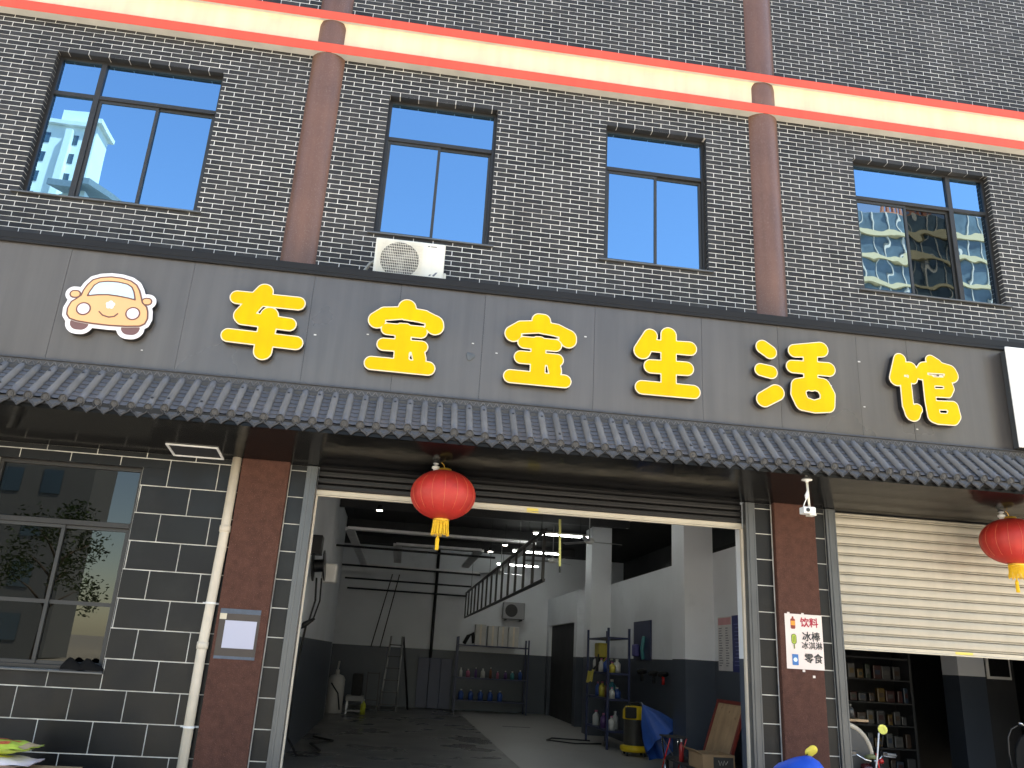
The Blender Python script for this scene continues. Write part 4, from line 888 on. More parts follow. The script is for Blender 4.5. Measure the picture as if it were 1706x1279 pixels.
def bar_frame(name, segs, r, m, lab, cat, hang=None):
    t = thing(name, lab, cat, segs[0][0])
    for a, b in segs:
        d = Vector(b)-Vector(a); L = d.length/2; d.normalize(); s = d.cross(Vector((0, 0, 1))); s = s.normalized() if s.length > .01 else Vector((1, 0, 0)); u = s.cross(d)
        MB().obox((Vector(a)+Vector(b))/2, d*L, s*r[0], u*r[1]).build('bar', m, t)
    for p in hang or []: MB().tube([p, (p[0], p[1], 4.9)], .006, 5).build('suspension', blackmetal_m, t)
    return t
fr_m = mat('pale_profile', (.8, .8, .81), .5)
z = 4.2
bar_frame('ceiling_light_grid', [((-1.26, 9.4, z), (3.05, 9.6, z)), ((-1.22, 9.44, z), (-1.15, 17.6, z)), ((3.0, 9.64, z), (3.0, 17.6, z)), ((-1.15, 17.6, z), (3., 17.6, z))], (.1, .03), fr_m, 'large pale rectangular frame hung under the garage ceiling', 'frame', [(-1.2, 9.6, z), (2.95, 9.8, z), (1., 9.5, z)])
bar_frame('ceiling_light_grid', [((-.16, 11.7, z), (2.02, 11.7, z)), ((-.12, 11.74, z), (-.1, 16, z)), ((1.98, 11.74, z), (1.96, 16, z))], (.11, .03), fr_m, 'smaller pale frame hung inside the large one', 'frame', [(0, 11.7, z), (1.9, 11.7, z)])
segs = [((2.2, 3.2, 2.78), (2.2, 17.8, 2.78)), ((2.2, 3.2, 3.55), (2.2, 17.8, 3.55))]+[((2.2, 3.3+1.03*k, 2.78), (2.2, 3.3+1.03*k, 3.55)) for k in range(15)]
bar_frame('lattice_rail', segs, (.022, .022), blackmetal_m, 'black steel lattice rail hanging lengthwise from the garage ceiling', 'rail', [(2.2, 6, 3.55), (2.2, 11, 3.55), (2.2, 16, 3.55)])
for y, zz, lab in ((9.8, 3.85, 'nearest black pipe crossing under the garage ceiling'), (13.2, 3.75, 'second black pipe crossing under the garage ceiling'), (15.8, 3.62, 'third black pipe crossing under the garage ceiling'), (17.5, 3.45, 'lowest black pipe along the garage back wall')):
    tag(MB().tube([(-1.6, y, zz), (2.2, y+.25, zz)], .028, 10).build('ceiling_pipe', blackmetal_m, smooth=True), lab, 'pipe', 'pipes under the garage ceiling')
for k, y in enumerate((3.2, 6.4, 9.4, 12.6, 15.6)):
    MB().box(-1.5, 5.3, y, y+.14, 4.68, 4.899).build('ceiling_beam', dark_m, B)
tag(MB().tube([(1.22, 17.94, 0), (1.22, 17.94, 4.9)], .05, 10).build('wall_pipe', blackmetal_m, smooth=True), 'dark vertical pipe on the garage back wall', 'pipe')
for x0, x1, lab in ((-.2, -.6, 'left black hose hanging before the back wall'), (.0, -.35, 'right black hose hanging before the back wall')):
    tag(MB().tube([(x0, 14.5, 3.7), ((x0+x1)/2, 14.6, 2.7), (x1, 14.7, 1.7)], .016, 6).build('hanging_hose', rub_m, smooth=True), lab, 'hose', 'hanging hoses')
# hose reel with spray gun on the left wall
hr = thing('hose_reel', 'black hose reel with a hanging spray gun on the left garage wall', 'hose reel', (-1.45, 4.2, 2.7))
MB().lathe([(.2, -.1), (.24, -.1), (.24, -.08), (.1, -.07), (.1, .07), (.24, .08), (.24, .1), (.2, .1)], (-1.3, 4.2, 2.85), 26, ax=(1, 0, .1)).build('drum', blackmetal_m, hr, smooth=False)
MB().box(-1.5, -1.28, 4.05, 4.35, 3.02, 3.32).build('bracket', blackmetal_m, hr, bevel=.01)
MB().box(-1.26, -1.02, 4.4, 4.75, 2.62, 2.92).build('water_box', white_m, hr, bevel=.03)
MB().tube([(-1.3, 4.1, 2.65), (-1.27, 4.05, 2.3), (-1.32, 4., 2.0), (-1.36, 4., 1.9)], .016, 7).tube([(-1.22, 4.1, 2.65), (-1.2, 4.05, 2.3), (-1.27, 4., 1.98)], .013, 7).build('hose', rub_m, hr, smooth=True)
MB().tube([(-1.24, 4, 2.03), (-1.38, 4, 1.93), (-1.45, 4, 1.87)], [.02, .045, .025], 8).build('spray_gun', blackmetal_m, hr, smooth=True)
tag(MB().tube([(-1.36, 4., 1.9), (-1.42, 4, 1.2), (-1.44, 4.2, .3), (-1.3, 4.5, .03), (-1.0, 5.2, .03), (-1.25, 6.2, .03), (-.9, 6.8, .03), (-1.3, 7.4, .03)], .018, 7).build('floor_hose', rub_m, smooth=True), 'black hose dropping to the floor by the left garage wall', 'hose')
tag(MB().tube([(4.5, 8.6, .03), (3.9, 8.4, .03), (3.4, 8.9, .03), (3.6, 9.4, .03), (4.4, 9.2, .03)], .016, 7).build('floor_hose', rub_m, smooth=True), 'thin black hose looped on the pale floor near the vacuum cleaner', 'hose')
# pull rod hanging from the shutter
pr_ = thing('pull_rod', 'yellow-green pull rod hanging inside the open garage shutter', 'rod', (2.05, 1.0, 2.7))
MB().tube([(2.0, 1, 3.36), (2.02, 1, 2.76)], .016, 8).build('stick', mat('rod_yellow_green', (.55, .55, .2), .5, var=.2), pr_, smooth=True); MB().tube([(2.02, 1, 2.76), (2.025, 1, 2.68)], .012, 8).build('hook', blackmetal_m, pr_)
MB().tube([(2.0, 1, 3.36), (2.0, 1, 4.9)], .004, 5).build('cord', blackmetal_m, pr_)
# indoor condenser high on the back wall
ia = thing('indoor_unit', 'small air conditioner high on the garage back wall', 'air conditioner', (3.77, 17.6, 2.8))
bd = MB().box(3.42, 4.12, 17.55, 17.85, 2.82, 3.34).build('casing', mat('grey_enamel', (.3, .3, .31), .5), ia, bevel=.015); MB().lathe([(.001, 0), (.2, 0), (.2, .004)], (3.68, 17.545, 3.08), 28, ax=(0, 1, 0)).build('fan_opening', blackmetal_m, bd)
for x in (3.5, 4.0): MB().box(x, x+.03, 17.5, 17.99, 2.77, 2.815).build('bracket', blackmetal_m, ia)
# shelving racks
def rack(x0, x1, y0, y1, zt, shelves, m, lab, rm=None):
    t = thing('shelf_rack', lab, 'shelf', ((x0+x1)/2, (y0+y1)/2, 0), None)
    for x in (x0, x1):
        for y in (y0, y1): MB().box(x-.022, x+.022, y-.022, y+.022, 0, zt).build('upright', m, t)
    for z in shelves: MB().box(x0, x1, y0, y1, z-.035, z).build('shelf', m, t)
    return t
rack(2.0, 4.2, 16.9, 17.5, 2.18, (.35, 1.0, 1.95), navy_m, 'dark steel rack along the garage back wall carrying white boxes')
boxw = mat('white_carton', (.5, .49, .47), .6, var=.1)
for x, w, h, od in ((2.68, .33, .62, 'leftmost'), (3.06, .3, .6, 'second from left'), (3.38, .3, .6, 'third from left'), (3.72, .32, .6, 'rightmost')):
    t = thing('white_carton', od+' of four white cartons on top of the back rack', 'box', (x, 17.2, 1.95), 'white cartons on the back rack')
    MB().box(x-w/2, x+w/2, 17.0, 17.4, 1.952, 1.952+h).build('body', boxw, t, bevel=.006); MB().box(x-.03, x+.03, 16.998, 16.9995, 1.96, 1.95+h).build('tape', pvc_m, t)
tag(MB().tube([(2.2, 17.2, 1.99), (2.3, 17.1, 2.2), (2.45, 17.2, 2.3), (2.5, 17.2, 2.0)], .06, 8).build('black_bag', rub_m, smooth=True), 'black bag beside the white cartons on the back rack', 'bag')
def bottle(x, y, z, h, r, m, cm, lab, grp):
    t = thing('bottle', lab, 'bottle', (x, y, z), grp)
    MB().lathe([(r, 0), (r, h*.6), (r*.85, h*.7), (r*.35, h*.82), (r*.35, h*.88)], (x, y, z), 12).build('body', m, t, smooth=True); MB().lathe([(r*.42, h*.88), (r*.42, h)], (x, y, z), 10).build('cap', cm, t)
cols = [mat('bottle_%s' % n, c, .35) for n, c in (('pink', (.5, .15, .25)), ('white', (.6, .6, .58)), ('teal', (.05, .25, .28)), ('violet', (.12, .06, .2)), ('blue', (.04, .1, .35)), ('yellow', (.6, .5, .08)), ('brown', (.2, .08, .04)))]
for k in range(9): bottle(2.15+k*.23, 17.05+.1*(k % 2), 1.001, random.uniform(.2, .34), random.uniform(.04, .07), cols[[1, 0, 3, 1, 6, 0, 3, 2, 4][k]], cols[1], 'dim bottle in the row on the middle shelf of the back rack', 'bottles on the back rack')
for k in range(5): bottle(2.2+k*.3, 17.1, .351, .3, .08, cols[4], cols[1], 'blue bottle in the row on the bottom shelf of the back rack', 'blue bottles on the back rack')
rack(4.4, 4.84, 7.75, 9.6, 2.33, (.35, .95, 1.45, 2.15), navy_m, 'navy steel rack of car care goods near the right garage wall')
random.seed(11)
for z, n, cs_ in ((.351, 5, (1, 1, 3, 6)), (.951, 8, (1, 4, 6, 2, 5)), (1.451, 7, (5, 1, 4, 3, 1))):
    lv = {.351: 'bottom', .951: 'second', 1.451: 'third'}[z]
    for k in range(n): bottle(4.53+.16*(k % 2), 7.9+1.65*k/n, z, random.uniform(.2, .36), random.uniform(.05, .085), cols[cs_[k % len(cs_)]], cols[k % 2], 'bottle of car care fluid on the %s shelf of the right rack' % lv, 'bottles on the %s shelf of the right rack' % lv)
t = thing('tool_case', 'yellow power tool case on the right rack below its top shelf', 'tool', (4.6, 9.2, 1.9)); MB().box(4.5, 4.72, 9.0, 9.4, 1.75, 2.05).build('body', cols[5], t, bevel=.03); MB().tube([(4.5, 9.0, 1.8), (4.42, 8.7, 1.6), (4.42, 9.1, 1.5)], .02, 7).build('cable', rub_m, t, smooth=True); MB().box(4.5, 4.7, 9.05, 9.35, 1.451, 1.75).build('stand', rub_m, t)
t = thing('cloth', 'bright yellow cloth hanging over the third shelf of the right rack', 'cloth', (4.38, 9.3, 1.4)); mb = MB()
for i in range(9):
    for j in range(7): mb.v.append((4.385-.02*math.sin(i*1.3)-.015*j*.5, 8.9+.075*i, 1.47-.04*j+.03*math.sin(i*.9+j)))
for i in range(8):
    for j in range(6): mb.f.append((i*7+j, i*7+j+1, (i+1)*7+j+1, (i+1)*7+j))
mb.build('drape', cols[5], t, smooth=True, fix=False)
# panel and hooks on the right wall
t = thing('wall_board', 'dark navy board hung on the white right wall of the garage', 'board', (5.24, 8.1, 1.73)); MB().box(5.22, 5.248, 7.5, 8.75, 1.73, 2.525).build('board', navy_m, t, bevel=.004); MB().tube([(5.2, 7.9, 2.2), (5.19, 8.0, 1.95), (5.2, 7.95, 1.75)], .04, 8).build('duster', cols[2], t, smooth=True); MB().box(5.12, 5.219, 8.3, 8.55, 1.8, 2.05).build('pouch', mat('pouch_violet', (.08, .08, .3), .5), t, bevel=.03)
for k, (y, z, m) in enumerate(((7.9, 1.48, rub_m), (7.1, 1.46, rub_m), (6.5, 1.46, redl_m))):
    lab = ('black polishing pad on the right wall hook, farthest of three', 'black polishing pad on the middle hook of three', 'red and black polisher on the right wall hook, nearest of three')[k]
    t = thing('polisher', lab, 'polisher', (5.2, y, z), 'polishers on wall hooks'); MB().lathe([(.1, 0), (.11, .04), (.05, .07)], (5.16, y, z), 16, ax=(0, .3, 1)).build('pad', rub_m, t, smooth=True); MB().tube([(5.16, y, z-.02), (5.17, y+.02, z-.16)], .03, 8).build('handle', m, t, smooth=True); MB().box(5.16, 5.249, y-.01, y+.01, z+.03, z+.05).build('hook', greymetal_m, t)
# price posters on the right wall
bgp = mat('poster_pale', (.62, .6, .6), .5); bgn = mat('poster_navy', (.02, .025, .14), .5); ink = mat('poster_grey_ink', (.2, .2, .22), .5); pk = mat('poster_pink_ink', (.6, .28, .3), .5); inkb = mat('poster_blue_ink', (.12, .15, .35), .5)
t = thing('price_poster', 'pale price poster with pink heading on the right garage wall', 'poster', (5.248, 3.6, 1.61)); MB().box(5.244, 5.249, 3.31, 3.88, 1.61, 2.435).build('sheet', bgp, t); MB().box(5.2425, 5.2439, 3.33, 3.86, 2.31, 2.42).build('heading', pk, t)
random.seed(5)
for k in range(16):
    z = 2.25-k*.038
    for a, b in ((3.68, 3.84), (3.42, 3.56)): MB().box(5.2425, 5.2439, a+random.uniform(0, .06), b, z, z+.016).build('print_line', ink, t)
t = thing('price_poster', 'dark navy price poster next to the pale one on the right garage wall', 'poster', (5.248, 3.1, 1.61)); MB().box(5.244, 5.249, 2.95, 3.29, 1.6, 2.44).build('sheet', bgn, t)
for k in range(12): MB().box(5.2425, 5.2439, 3.0, 3.24-random.uniform(0, .08), 2.3-k*.055, 2.312-k*.055).build('print_line', inkb, t)
# ladder, tank, cart, buckets at the back left
ld = thing('step_ladder', 'grey step ladder standing before the garage back wall', 'ladder', (.1, 16, 0))
for x0, x1, y0, y1 in ((-.22, -.06, 15.7, 16.2), (.26, .27, 15.7, 16.2), (.62, .3, 16.9, 16.25)): MB().tube([(x0, y0, 0), (x1, y1, 2.05)], .03, 8).build('rail', greymetal_m if x0 < .5 else blackmetal_m, ld, smooth=True)
for k in range(6):
    f = (k+.5)/6.3; MB().box(-.22+.16*f, .26, 15.7+.5*f-.04, 15.7+.5*f+.04, 2.05*f, 2.05*f+.03).build('step', blackmetal_m, ld)
tk = thing('water_tank', 'white plastic tank standing by the left garage wall', 'tank', (-1.35, 14, 0)); MB().lathe([(.2, 0), (.22, .03), (.22, .85), (.17, .93), (.05, .97), (.05, 1.08)], (-1.38, 14, 0), 22).build('vessel', MATS['white_carton'], tk, smooth=True); MB().tube([(-1.38, 13.9, 1.08), (-1.36, 13.9, 1.3)], .025, 8).build('valve', greymetal_m, tk); MB().tube([(-1.5, 13.77, .75), (-1.3, 13.77, .5), (-1.22, 13.8, .1)], .02, 7).build('hose', rub_m, tk, smooth=True)
fr2_ = mat('dull_grey_paint', (.3, .3, .3), .5)
tl = thing('trolley', 'dull grey trolley next to the plastic tank in the garage', 'trolley', (-.85, 14.2, 0)); MB().box(-1.1, -.62, 13.95, 14.5, .32, .45).build('top', fr2_, tl, bevel=.02); MB().box(-1.08, -.64, 13.98, 14.48, .06, .1).build('lower_shelf', fr2_, tl)
for x in (-1.06, -.66):
    for y in (14., 14.46): MB().box(x-.015, x+.015, y-.015, y+.015, 0, .32).build('leg', greymetal_m, tl)
MB().box(-.98, -.7, 14.1, 14.4, .451, 1.0).build('machine', rub_m, tl, bevel=.03)
fb = thing('metal_frame', 'thin dark upright frame behind the trolley in the garage', 'frame', (-.5, 15, 0)); MB().box(-.62, -.59, 14.98, 15.02, 0, 1.05).box(-.3, -.27, 14.98, 15.02, 0, 1.05).box(-.59, -.3, 14.98, 15.02, 1.0, 1.03).box(-.59, -.3, 14.98, 15.02, .3, .33).build('bars', blackmetal_m, fb)
rb = thing('red_bucket', 'dark red bucket on the floor by the left garage wall', 'bucket', (-1.62, 13, 0)); MB().lathe([(.16, 0), (.2, .36), (.21, .37), (.19, .37), (.15, .02)], (-1.75, 13.2, 0), 20).build('pail', mat('bucket_red', (.3, .02, .03), .45), rb, smooth=True); MB().tube([(-1.95, 13.2, .36), (-1.75, 13.05, .2), (-1.55, 13.2, .36)], .006, 5).build('handle', greymetal_m, rb)
bottle(-.62, 14.0, 0, .38, .07, mat('bottle_lime', (.55, .6, .05), .35), cols[1], 'bright lime bottle on the garage floor beside the trolley', None)
nb_ = thing('blue_door', 'dark blue folding screen against the garage back wall', 'screen', (1.4, 17.8, 0))
for k in range(3): MB().box(.85+.36*k, 1.2+.36*k, 17.8-.06*(k % 2), 17.84-.06*(k % 2), .02, 1.5).build('leaf', navy_m, nb_, bevel=.006)
# vacuum cleaner, blue sheet, board, carton near the right wall
vc = thing('vacuum_cleaner', 'black and yellow drum vacuum cleaner by the right garage wall', 'vacuum cleaner', (4.72, 6.9, 0)); vx, vy = 4.72, 6.9; vyel = mat('vacuum_yellow', (.8, .55, .02), .4)
MB().lathe([(.24, .07), (.27, .1), (.27, .17), (.2, .19)], (vx, vy, 0), 24).build('base_ring', vyel, vc, smooth=True); MB().lathe([(.2, .16), (.21, .2), (.2, .62), (.21, .64)], (vx, vy, 0), 24).build('drum', mat('drum_grey', (.09, .085, .075), .3, metal=.5), vc, smooth=True); MB().lathe([(.22, .64), (.23, .66), (.22, .8), (.17, .87), (.05, .88)], (vx, vy, 0), 24).build('motor_head', vyel, vc, smooth=True)
MB().box(vx-.22, vx-.02, vy-.235, vy-.1, .66, .86).build('switch_panel', rub_m, vc, bevel=.02); MB().tube([(vx-.1, vy, .88), (vx-.1, vy+.05, .93), (vx+.1, vy+.05, .93), (vx+.1, vy, .88)], .018, 7).build('carry_handle', rub_m, vc, smooth=True)
for a in range(4): MB().lathe([(.03, -.015), (.035, 0), (.03, .015)], (vx+.23*math.cos(a*1.57+.7), vy+.23*math.sin(a*1.57+.7), .035), 12, ax=(1, 0, 0)).build('castor', rub_m, vc)
um = thing('blue_umbrella', 'half open blue umbrella leaning by the right garage wall', 'umbrella', (4.8, 5.0, 0)); tip = Vector((4.5, 5.6, .95)); axd = Vector((.35, -.55, -.72)).normalized()
Xv = axd.orthogonal().normalized(); Yv = axd.cross(Xv); mb = MB(); n = 32
for s, r in ((0, .02), (.12, .1), (.3, .22), (.55, .34), (.8, .42)):
    for j in range(n): w = 2*math.pi*j/n; k = 1-.14*abs(math.sin(4*w)); mb.v.append(tuple(tip+axd*s+(math.cos(w)*Xv+math.sin(w)*Yv)*r*k))
for q in range(4): mb.f += [(q*n+i, q*n+(i+1) % n, (q+1)*n+(i+1) % n, (q+1)*n+i) for i in range(n)]
mb.build('canopy', mat('umbrella_blue', (.02, .10, .42), .45, var=.2), um, smooth=True, fix=False); MB().tube([tip-axd*.06, tip+axd*1.0], .01, 7).build('shaft', greymetal_m, um)
bdm = mat('plywood', (.5, .33, .19), .6, var=.15, scale=4, streak=.15, speck=((.25, .14, .07), 9, .68)); rdm = mat('red_wood_frame', (.22, .03, .02), .45)
br = thing('framed_board', 'plywood board in a red wooden frame leaning on the right garage wall', 'board', (4.95, 2.9, .3))
def lean(y0, y1, s0, s1, th, nm, m, off=0):      # on a plane leaning against the wall x = 5.24
    a, b = Vector((4.86, 0, .38)), Vector((5.12, 0, 1.14)); d = (b-a).normalized(); nrm = Vector((-d.z, 0, d.x)); p = a+d*((s0+s1)/2)+nrm*off; MB().obox((p.x, (y0+y1)/2, p.z), d*(s1-s0)/2, (0, (y1-y0)/2, 0), nrm*th).build(nm, m, br, bevel=.003)
lean(2.62, 3.58, 0, .8, .008, 'panel', bdm)
for y0, y1, s0, s1 in ((2.56, 2.62, -.05, .85), (3.58, 3.64, -.05, .85), (2.621, 3.579, -.05, 0), (2.621, 3.579, .8, .85)): lean(y0, y1, s0, s1, .022, 'frame_bar', rdm)
tb = thing('low_table', 'low dark table under the leaning board in the garage', 'table', (4.7, 2.6, 0)); MB().box(4.25, 5.2, 1.95, 3.7, .3, .33).build('top', dark_m, tb)
for x in (4.3, 5.15):
    for y in (2.0, 3.65): MB().box(x-.02, x+.02, y-.02, y+.02, 0, .3).build('leg', blackmetal_m, tb)
cb = thing('cardboard_box', 'open cardboard box in front of the leaning board', 'box', (4.55, 2.4, .33)); cdm = mat('cardboard', (.38, .24, .13), .8, var=.12); cx0, cx1, cy0, cy1, cz0, cz1 = 4.27, 4.72, 2.05, 2.6, .331, .53
MB().box(cx0, cx1, cy0, cy0+.01, cz0, cz1).box(cx0, cx1, cy1-.01, cy1, cz0, cz1).box(cx0, cx0+.01, cy0+.01, cy1-.01, cz0, cz1).box(cx1-.01, cx1, cy0+.01, cy1-.01, cz0, cz1).box(cx0+.01, cx1-.01, cy0+.01, cy1-.01, cz0, cz0+.01).build('walls', cdm, cb); MB().box(4.42, 4.7, cy0-.002, cy0-.0005, .36, .5).build('print', mat('carton_dark_print', (.05, .045, .04), .6), cb); MB().tube([(4.49, cy0-.004, .46), (4.51, cy0-.004, .40), (4.53, cy0-.004, .45), (4.55, cy0-.004, .40), (4.57, cy0-.004, .46), (4.59, cy0-.004, .41), (4.62, cy0-.004, .455)], .004, 5).build('scribble', mat('carton_pale_print', (.55, .5, .42), .6), cb)
MB().obox((cx0-.05, (cy0+cy1)/2, cz1+.02), (.055, 0, -.03), (0, .27, 0), (.001, 0, .003)).build('flap', cdm, cb)
bottle(4.3, 3.0, .331, .3, .035, mat('bottle_red', (.4, .03, .03), .35), cols[1], 'small red bottle beside the cardboard box in the garage', None)
fs = thing('folding_stool', 'folding wire stool at the foot of the blue umbrella', 'stool', (4.25, 3.4, 0))
for x in (4.15, 4.4):
    MB().tube([(x, 3.2, 0), (x+.05, 3.6, .62)], .011, 6).build('leg', chrome_m, fs, smooth=True); MB().tube([(x, 3.6, 0), (x+.05, 3.2, .62)], .011, 6).build('leg', redl_m, fs, smooth=True)
MB().box(4.16, 4.48, 3.2, 3.6, .62, .64).build('seat', dark_m, fs, bevel=.006)

# ------------------------------------------------------------------ inside the right shop
sr = thing('display_shelf', 'dark display shelf of packets at the back of the right shop', 'shelf', (7.3, 3.5, 0))
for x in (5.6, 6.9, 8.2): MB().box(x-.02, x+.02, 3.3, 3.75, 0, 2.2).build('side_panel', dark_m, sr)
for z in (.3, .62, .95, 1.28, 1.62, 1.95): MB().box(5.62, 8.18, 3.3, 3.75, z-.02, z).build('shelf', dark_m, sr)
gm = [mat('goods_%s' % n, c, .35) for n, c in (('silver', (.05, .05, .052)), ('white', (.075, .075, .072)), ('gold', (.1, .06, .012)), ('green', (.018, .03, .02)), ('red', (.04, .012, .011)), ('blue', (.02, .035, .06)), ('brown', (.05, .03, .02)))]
random.seed(3)
nm_ = {.3: 'lowest', .62: 'second', .95: 'third', 1.28: 'fourth', 1.62: 'fifth'}
for z in nm_:
    x = 5.68
    while x < 8.1:
        w = random.uniform(.07, .15); h = random.uniform(.14, .25)
        if abs(x-6.9) < .1 or abs(x+w-6.9) < .05: x = 7.02; continue
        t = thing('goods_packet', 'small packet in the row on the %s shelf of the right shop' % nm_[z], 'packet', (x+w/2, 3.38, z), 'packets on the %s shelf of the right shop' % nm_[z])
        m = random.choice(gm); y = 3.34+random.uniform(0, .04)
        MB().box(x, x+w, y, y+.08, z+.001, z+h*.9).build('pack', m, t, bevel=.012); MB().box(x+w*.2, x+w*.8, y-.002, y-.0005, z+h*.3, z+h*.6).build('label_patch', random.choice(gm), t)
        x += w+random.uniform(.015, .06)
wp = MB().box(8.75, 9.2, 2.9, 3.3, 1.745, 3.5).build('shop_pillar', wpaint_m, B); MB().box(8.75, 9.2, 2.9, 3.3, 0, 1.744).build('wainscot', gpaint_m, wp)
t = thing('framed_notice', 'black framed notice on the pillar inside the right shop', 'notice', (9.4, 2.85, 1.7)); MB().box(9.22, 9.62, 2.86, 2.9, 1.72, 2.1).build('frame', white_m, t, bevel=.005); MB().box(9.25, 9.59, 2.855, 2.8595, 1.76, 2.07).build('picture', blackmetal_m, t)
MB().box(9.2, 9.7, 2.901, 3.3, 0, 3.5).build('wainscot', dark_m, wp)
t = thing('small_shelf', 'small wooden shelf with pale bottles just inside the right shop', 'shelf', (5.75, 1.0, 1.1)); MB().box(5.36, 6.0, .85, 1.15, 1.1, 1.125).build('board', bdm, t); MB().box(5.36, 5.39, .9, 1.1, 1.0, 1.1).build('bracket', dark_m, t)
bottle(5.72, 1.0, 1.126, .22, .05, gm[1], gm[0], 'taller pale bottle on the small wooden shelf', None); bottle(5.86, 1.02, 1.126, .17, .045, gm[0], gm[1], 'shorter pale bottle on the small wooden shelf', None)
ch = thing('chair', 'grey chair with a rounded cream-edged back just inside the right shop', 'chair', (5.6, .6, 0)); gsm = mat('chair_grey', (.09, .085, .08), .6)
arc = [(5.52+.36*math.sin(a)*1.0, .72+.36*math.cos(a)) for a in [rad(-90+10*i) for i in range(19)]]
flat_prism([arc+[(5.88, .5), (5.16, .5)]], .62, .655).build('backrest', gsm, ch); MB().tube([(x, .635, z) for x, z in [(5.16, .5)]+arc+[(5.88, .5)]], .03, 8).build('back_edge', pvc_m, ch, smooth=True)
MB().box(5.18, 5.86, .2, .64, .42, .5).build('seat', gsm, ch, bevel=.03)
for x in (5.22, 5.82):
    for y in (.24, .6): MB().tube([(x, y, 0), (x, y, .42)], .016, 8).build('leg', greymetal_m, ch)
for a, b, m, lab in (((5.62, .15, .55), (5.72, .17, 1.02), white_m, 'white stick standing by the cream-edged chair'), ((5.70, .16, .55), (5.66, .16, .8), redl_m, 'short red stick crossing the white stick by the chair')):
    tag(MB().tube([a, ((a[0]+b[0])/2, a[1], (a[2]+b[2])/2), b], .01, 7).build('stick', m, smooth=True), lab, 'stick')

# ------------------------------------------------------------------ across the street (seen in the window panes)
bwht = mat('tower_white', (.78, .78, .74), .7, var=.06, scale=.2); bcream = mat('tower_cream', (.80, .72, .48), .7, var=.05, scale=.2); bgrey = mat('tower_grey', (.15, .16, .165), .7, var=.1, scale=.2); bglass = mat('tower_glass', (.05, .09, .13), .12, var=.3, scale=.4, spec=.8); bblue = mat('balcony_glass', (.14, .22, .28), .2, var=.4, scale=.6); roofm = mat('roof_grey_blue', (.2, .23, .25), .6)
def tower(x0, x1, y0, y1, h, fl, m, lab, ww, gap, z_start=3., balc=False):
    t = thing('apartment_tower', lab, 'building', ((x0+x1)/2, y1, 0))
    MB().box(x0, x1, y0, y1, -.1, h).build('walls', m, t)
    mb = MB(); mf = MB(); z = z_start
    wm = []
    while z < h-2:
        x = x0+gap
        while x+ww < x1-gap*.5: wm.append((x, z)); x += ww+gap
        z += fl
    if balc:
        k = 0; z = z_start-1.1
        while z < h-1:
            MB().box(x0-.3, x1+.3, y1+.05, y1+.5, z, z+.55).build('balcony', m, t)
            MB().box(x0+.4, x1-.4, y1+.02, y1+.2, z+.551, z+fl-.05).build('balcony_glazing', bblue, t)
            x = x0+1.2
            while x < x1-1: MB().box(x-.07, x+.07, y1+.2, y1+.32, z+.551, z+fl-.05).build('mullion', bwht, t); x += 1.55
            z += fl
    wmesh = MB().box(0, ww, 0, .06, 0, fl*.5).mesh('window'); wmesh.materials.append(bglass)
    if not balc:
        for x, z in wm: inst(wmesh, 'window', t, (x, y1+.01, z))
    return t
A = tower(-56, -46.2, -94, -90, 65.8, 3., bwht, 'tall white apartment tower mirrored in the left upper window', 1.8, 1.9, 30)
MB().box(-57, -45.6, -94.6, -89.4, 65.8, 66.4).build('parapet', bwht, A); MB().box(-52, -48, -94, -91, 66.4, 69).build('stair_head', bwht, A)
for x in (-54.2, -50.2): MB().box(x, x+.9, -90, -89.2, 0, 65).build('fin', bwht, A)
b2 = tower(-35.2, -33, -84, -62, 40.5, 3.1, bwht, 'white block with a curved roof mirrored in the left upper window', .5, .6, 18)
mb = MB(); n = 16      # curved eaves
for i in range(n+1):
    s = i/n; y = -61+.4-24*s; z = 40.5+1.6*math.sin(s*2.9)+3.*s
    mb.v += [(-36, y, z), (-32.2, y, z), (-32.2, y, z+.6), (-36, y, z+.6)]
for i in range(n): mb.f += [(i*4+a, i*4+(a+1) % 4, i*4+4+(a+1) % 4, i*4+4+a) for a in range(4)]
mb.f += [(0, 1, 2, 3), (n*4+3, n*4+2, n*4+1, n*4)]
mb.build('roof', roofm, b2)
for k in range(4):
    for q in range(3): MB().box(-33, -32.92, -67-4.4*k, -65.6-4.4*k, 37.5-3.1*q, 39-3.1*q).build('window', bglass, b2)
D4 = tower(43.4, 62, -84, -60, 48.6, 2.85, bcream, 'cream tower with glazed balconies mirrored in the right upper window', 1.5, 1.5, 4, balc=True)
MB().box(47.6, 51.6, -66, -60.2, 48.6, 48.9).build('roof_terrace', mat('roof_red', (.5, .2, .13), .7), D4)
for k in range(7): MB().box(47.7+.62*k, 47.95+.62*k, -60.6, -60.3, 48.9, 50.7).build('roof_post', MATS['roof_red'], D4)
MB().box(47.6, 51.8, -60.7, -60.2, 50.7, 51.1).build('roof_beam', MATS['roof_red'], D4)
tower(-60, -20.6, -50, -46, 19, 3.1, bgrey, 'grey block mirrored in the street level window', 1.2, 1.3, 1.2)
tower(4, 44, -70, -50, 16.5, 3.1, bwht, 'long low white block straight across the street', 1.6, 1.7, 1.2)
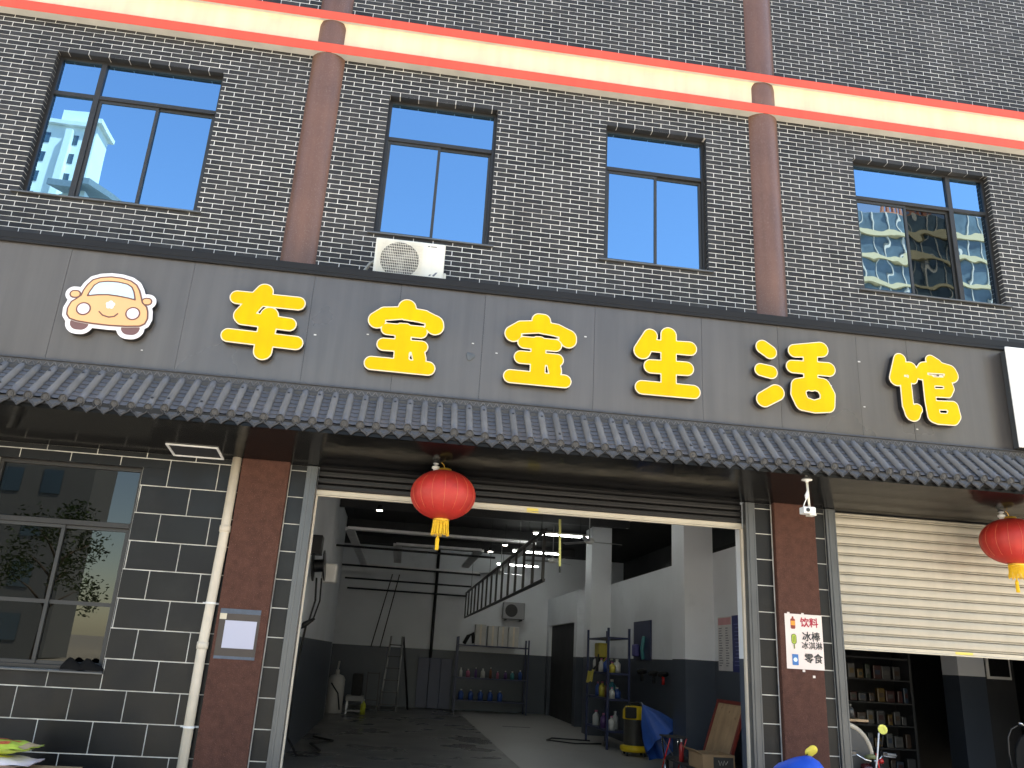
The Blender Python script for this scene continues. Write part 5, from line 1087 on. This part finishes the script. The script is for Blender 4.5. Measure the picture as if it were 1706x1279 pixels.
leaf_m = mat('leaf_green', (.075, .115, .035), .5, var=.35, scale=1.2, rnd=.35); bark_m = mat('bark', (.12, .09, .065), .85, var=.25, scale=5, bump=.01, bscale=20)
def tree(x, y, h, r, seed, lab):
    rn = random.Random(seed); t = thing('street_tree', lab, 'tree', (x, y, -.15), 'trees across the street')
    mb = MB().tube([(x, y, -.15), (x+.05, y, h*.25), (x-.08, y+.1, h*.5), (x, y, h*.8)], [.2, .16, .11, .04], 10)
    tips = []
    for k in range(9):
        a = k*2.4; z0 = h*(.28+.055*k); L = r*rn.uniform(.6, 1.); e = (x+L*math.cos(a), y+L*math.sin(a), z0+L*.75); mb.tube([(x, y, z0), (x+L*.5*math.cos(a), y+L*.5*math.sin(a), z0+L*.45), e], [.07, .045, .015], 6); tips.append(e)
    mb.build('trunk', bark_m, t, smooth=True); lf = MB()
    cl = [(e[0]+rn.gauss(0, .4), e[1]+rn.gauss(0, .4), e[2]+rn.gauss(0, .4), rn.uniform(.6, 1.1)) for e in tips for _ in range(3)]+[(x+rn.gauss(0, .5), y+rn.gauss(0, .5), h*.9+rn.gauss(0, .4), .8) for _ in range(5)]
    for cx_, cy_, cz_, cr_ in cl:
        for _ in range(75):
            d = Vector((rn.gauss(0, 1), rn.gauss(0, 1), rn.gauss(0, 1))).normalized()*cr_*rn.random()**.4; p = Vector((cx_, cy_, cz_))+d
            a = Vector((rn.gauss(0, 1), rn.gauss(0, 1), rn.gauss(0, .6))).normalized(); b = a.orthogonal().normalized(); s = rn.uniform(.09, .16)
            lf.poly([p-a*s, p+b*s*.45, p+a*s, p-b*s*.45])
    tag(lf.build('crown', leaf_m, t, fix=False), kind='stuff')
tree(-17.6, -36.5, 8.6, 2.2, 1, 'leafy street tree mirrored at the right of the street level window'); tree(-9, -37, 7.5, 2., 2, 'leafy street tree across the road, second from the left'); tree(9, -37, 8, 2.1, 3, 'leafy street tree across the road, third from the left'); tree(22, -36.5, 7.8, 2.1, 4, 'leafy street tree across the road, rightmost')
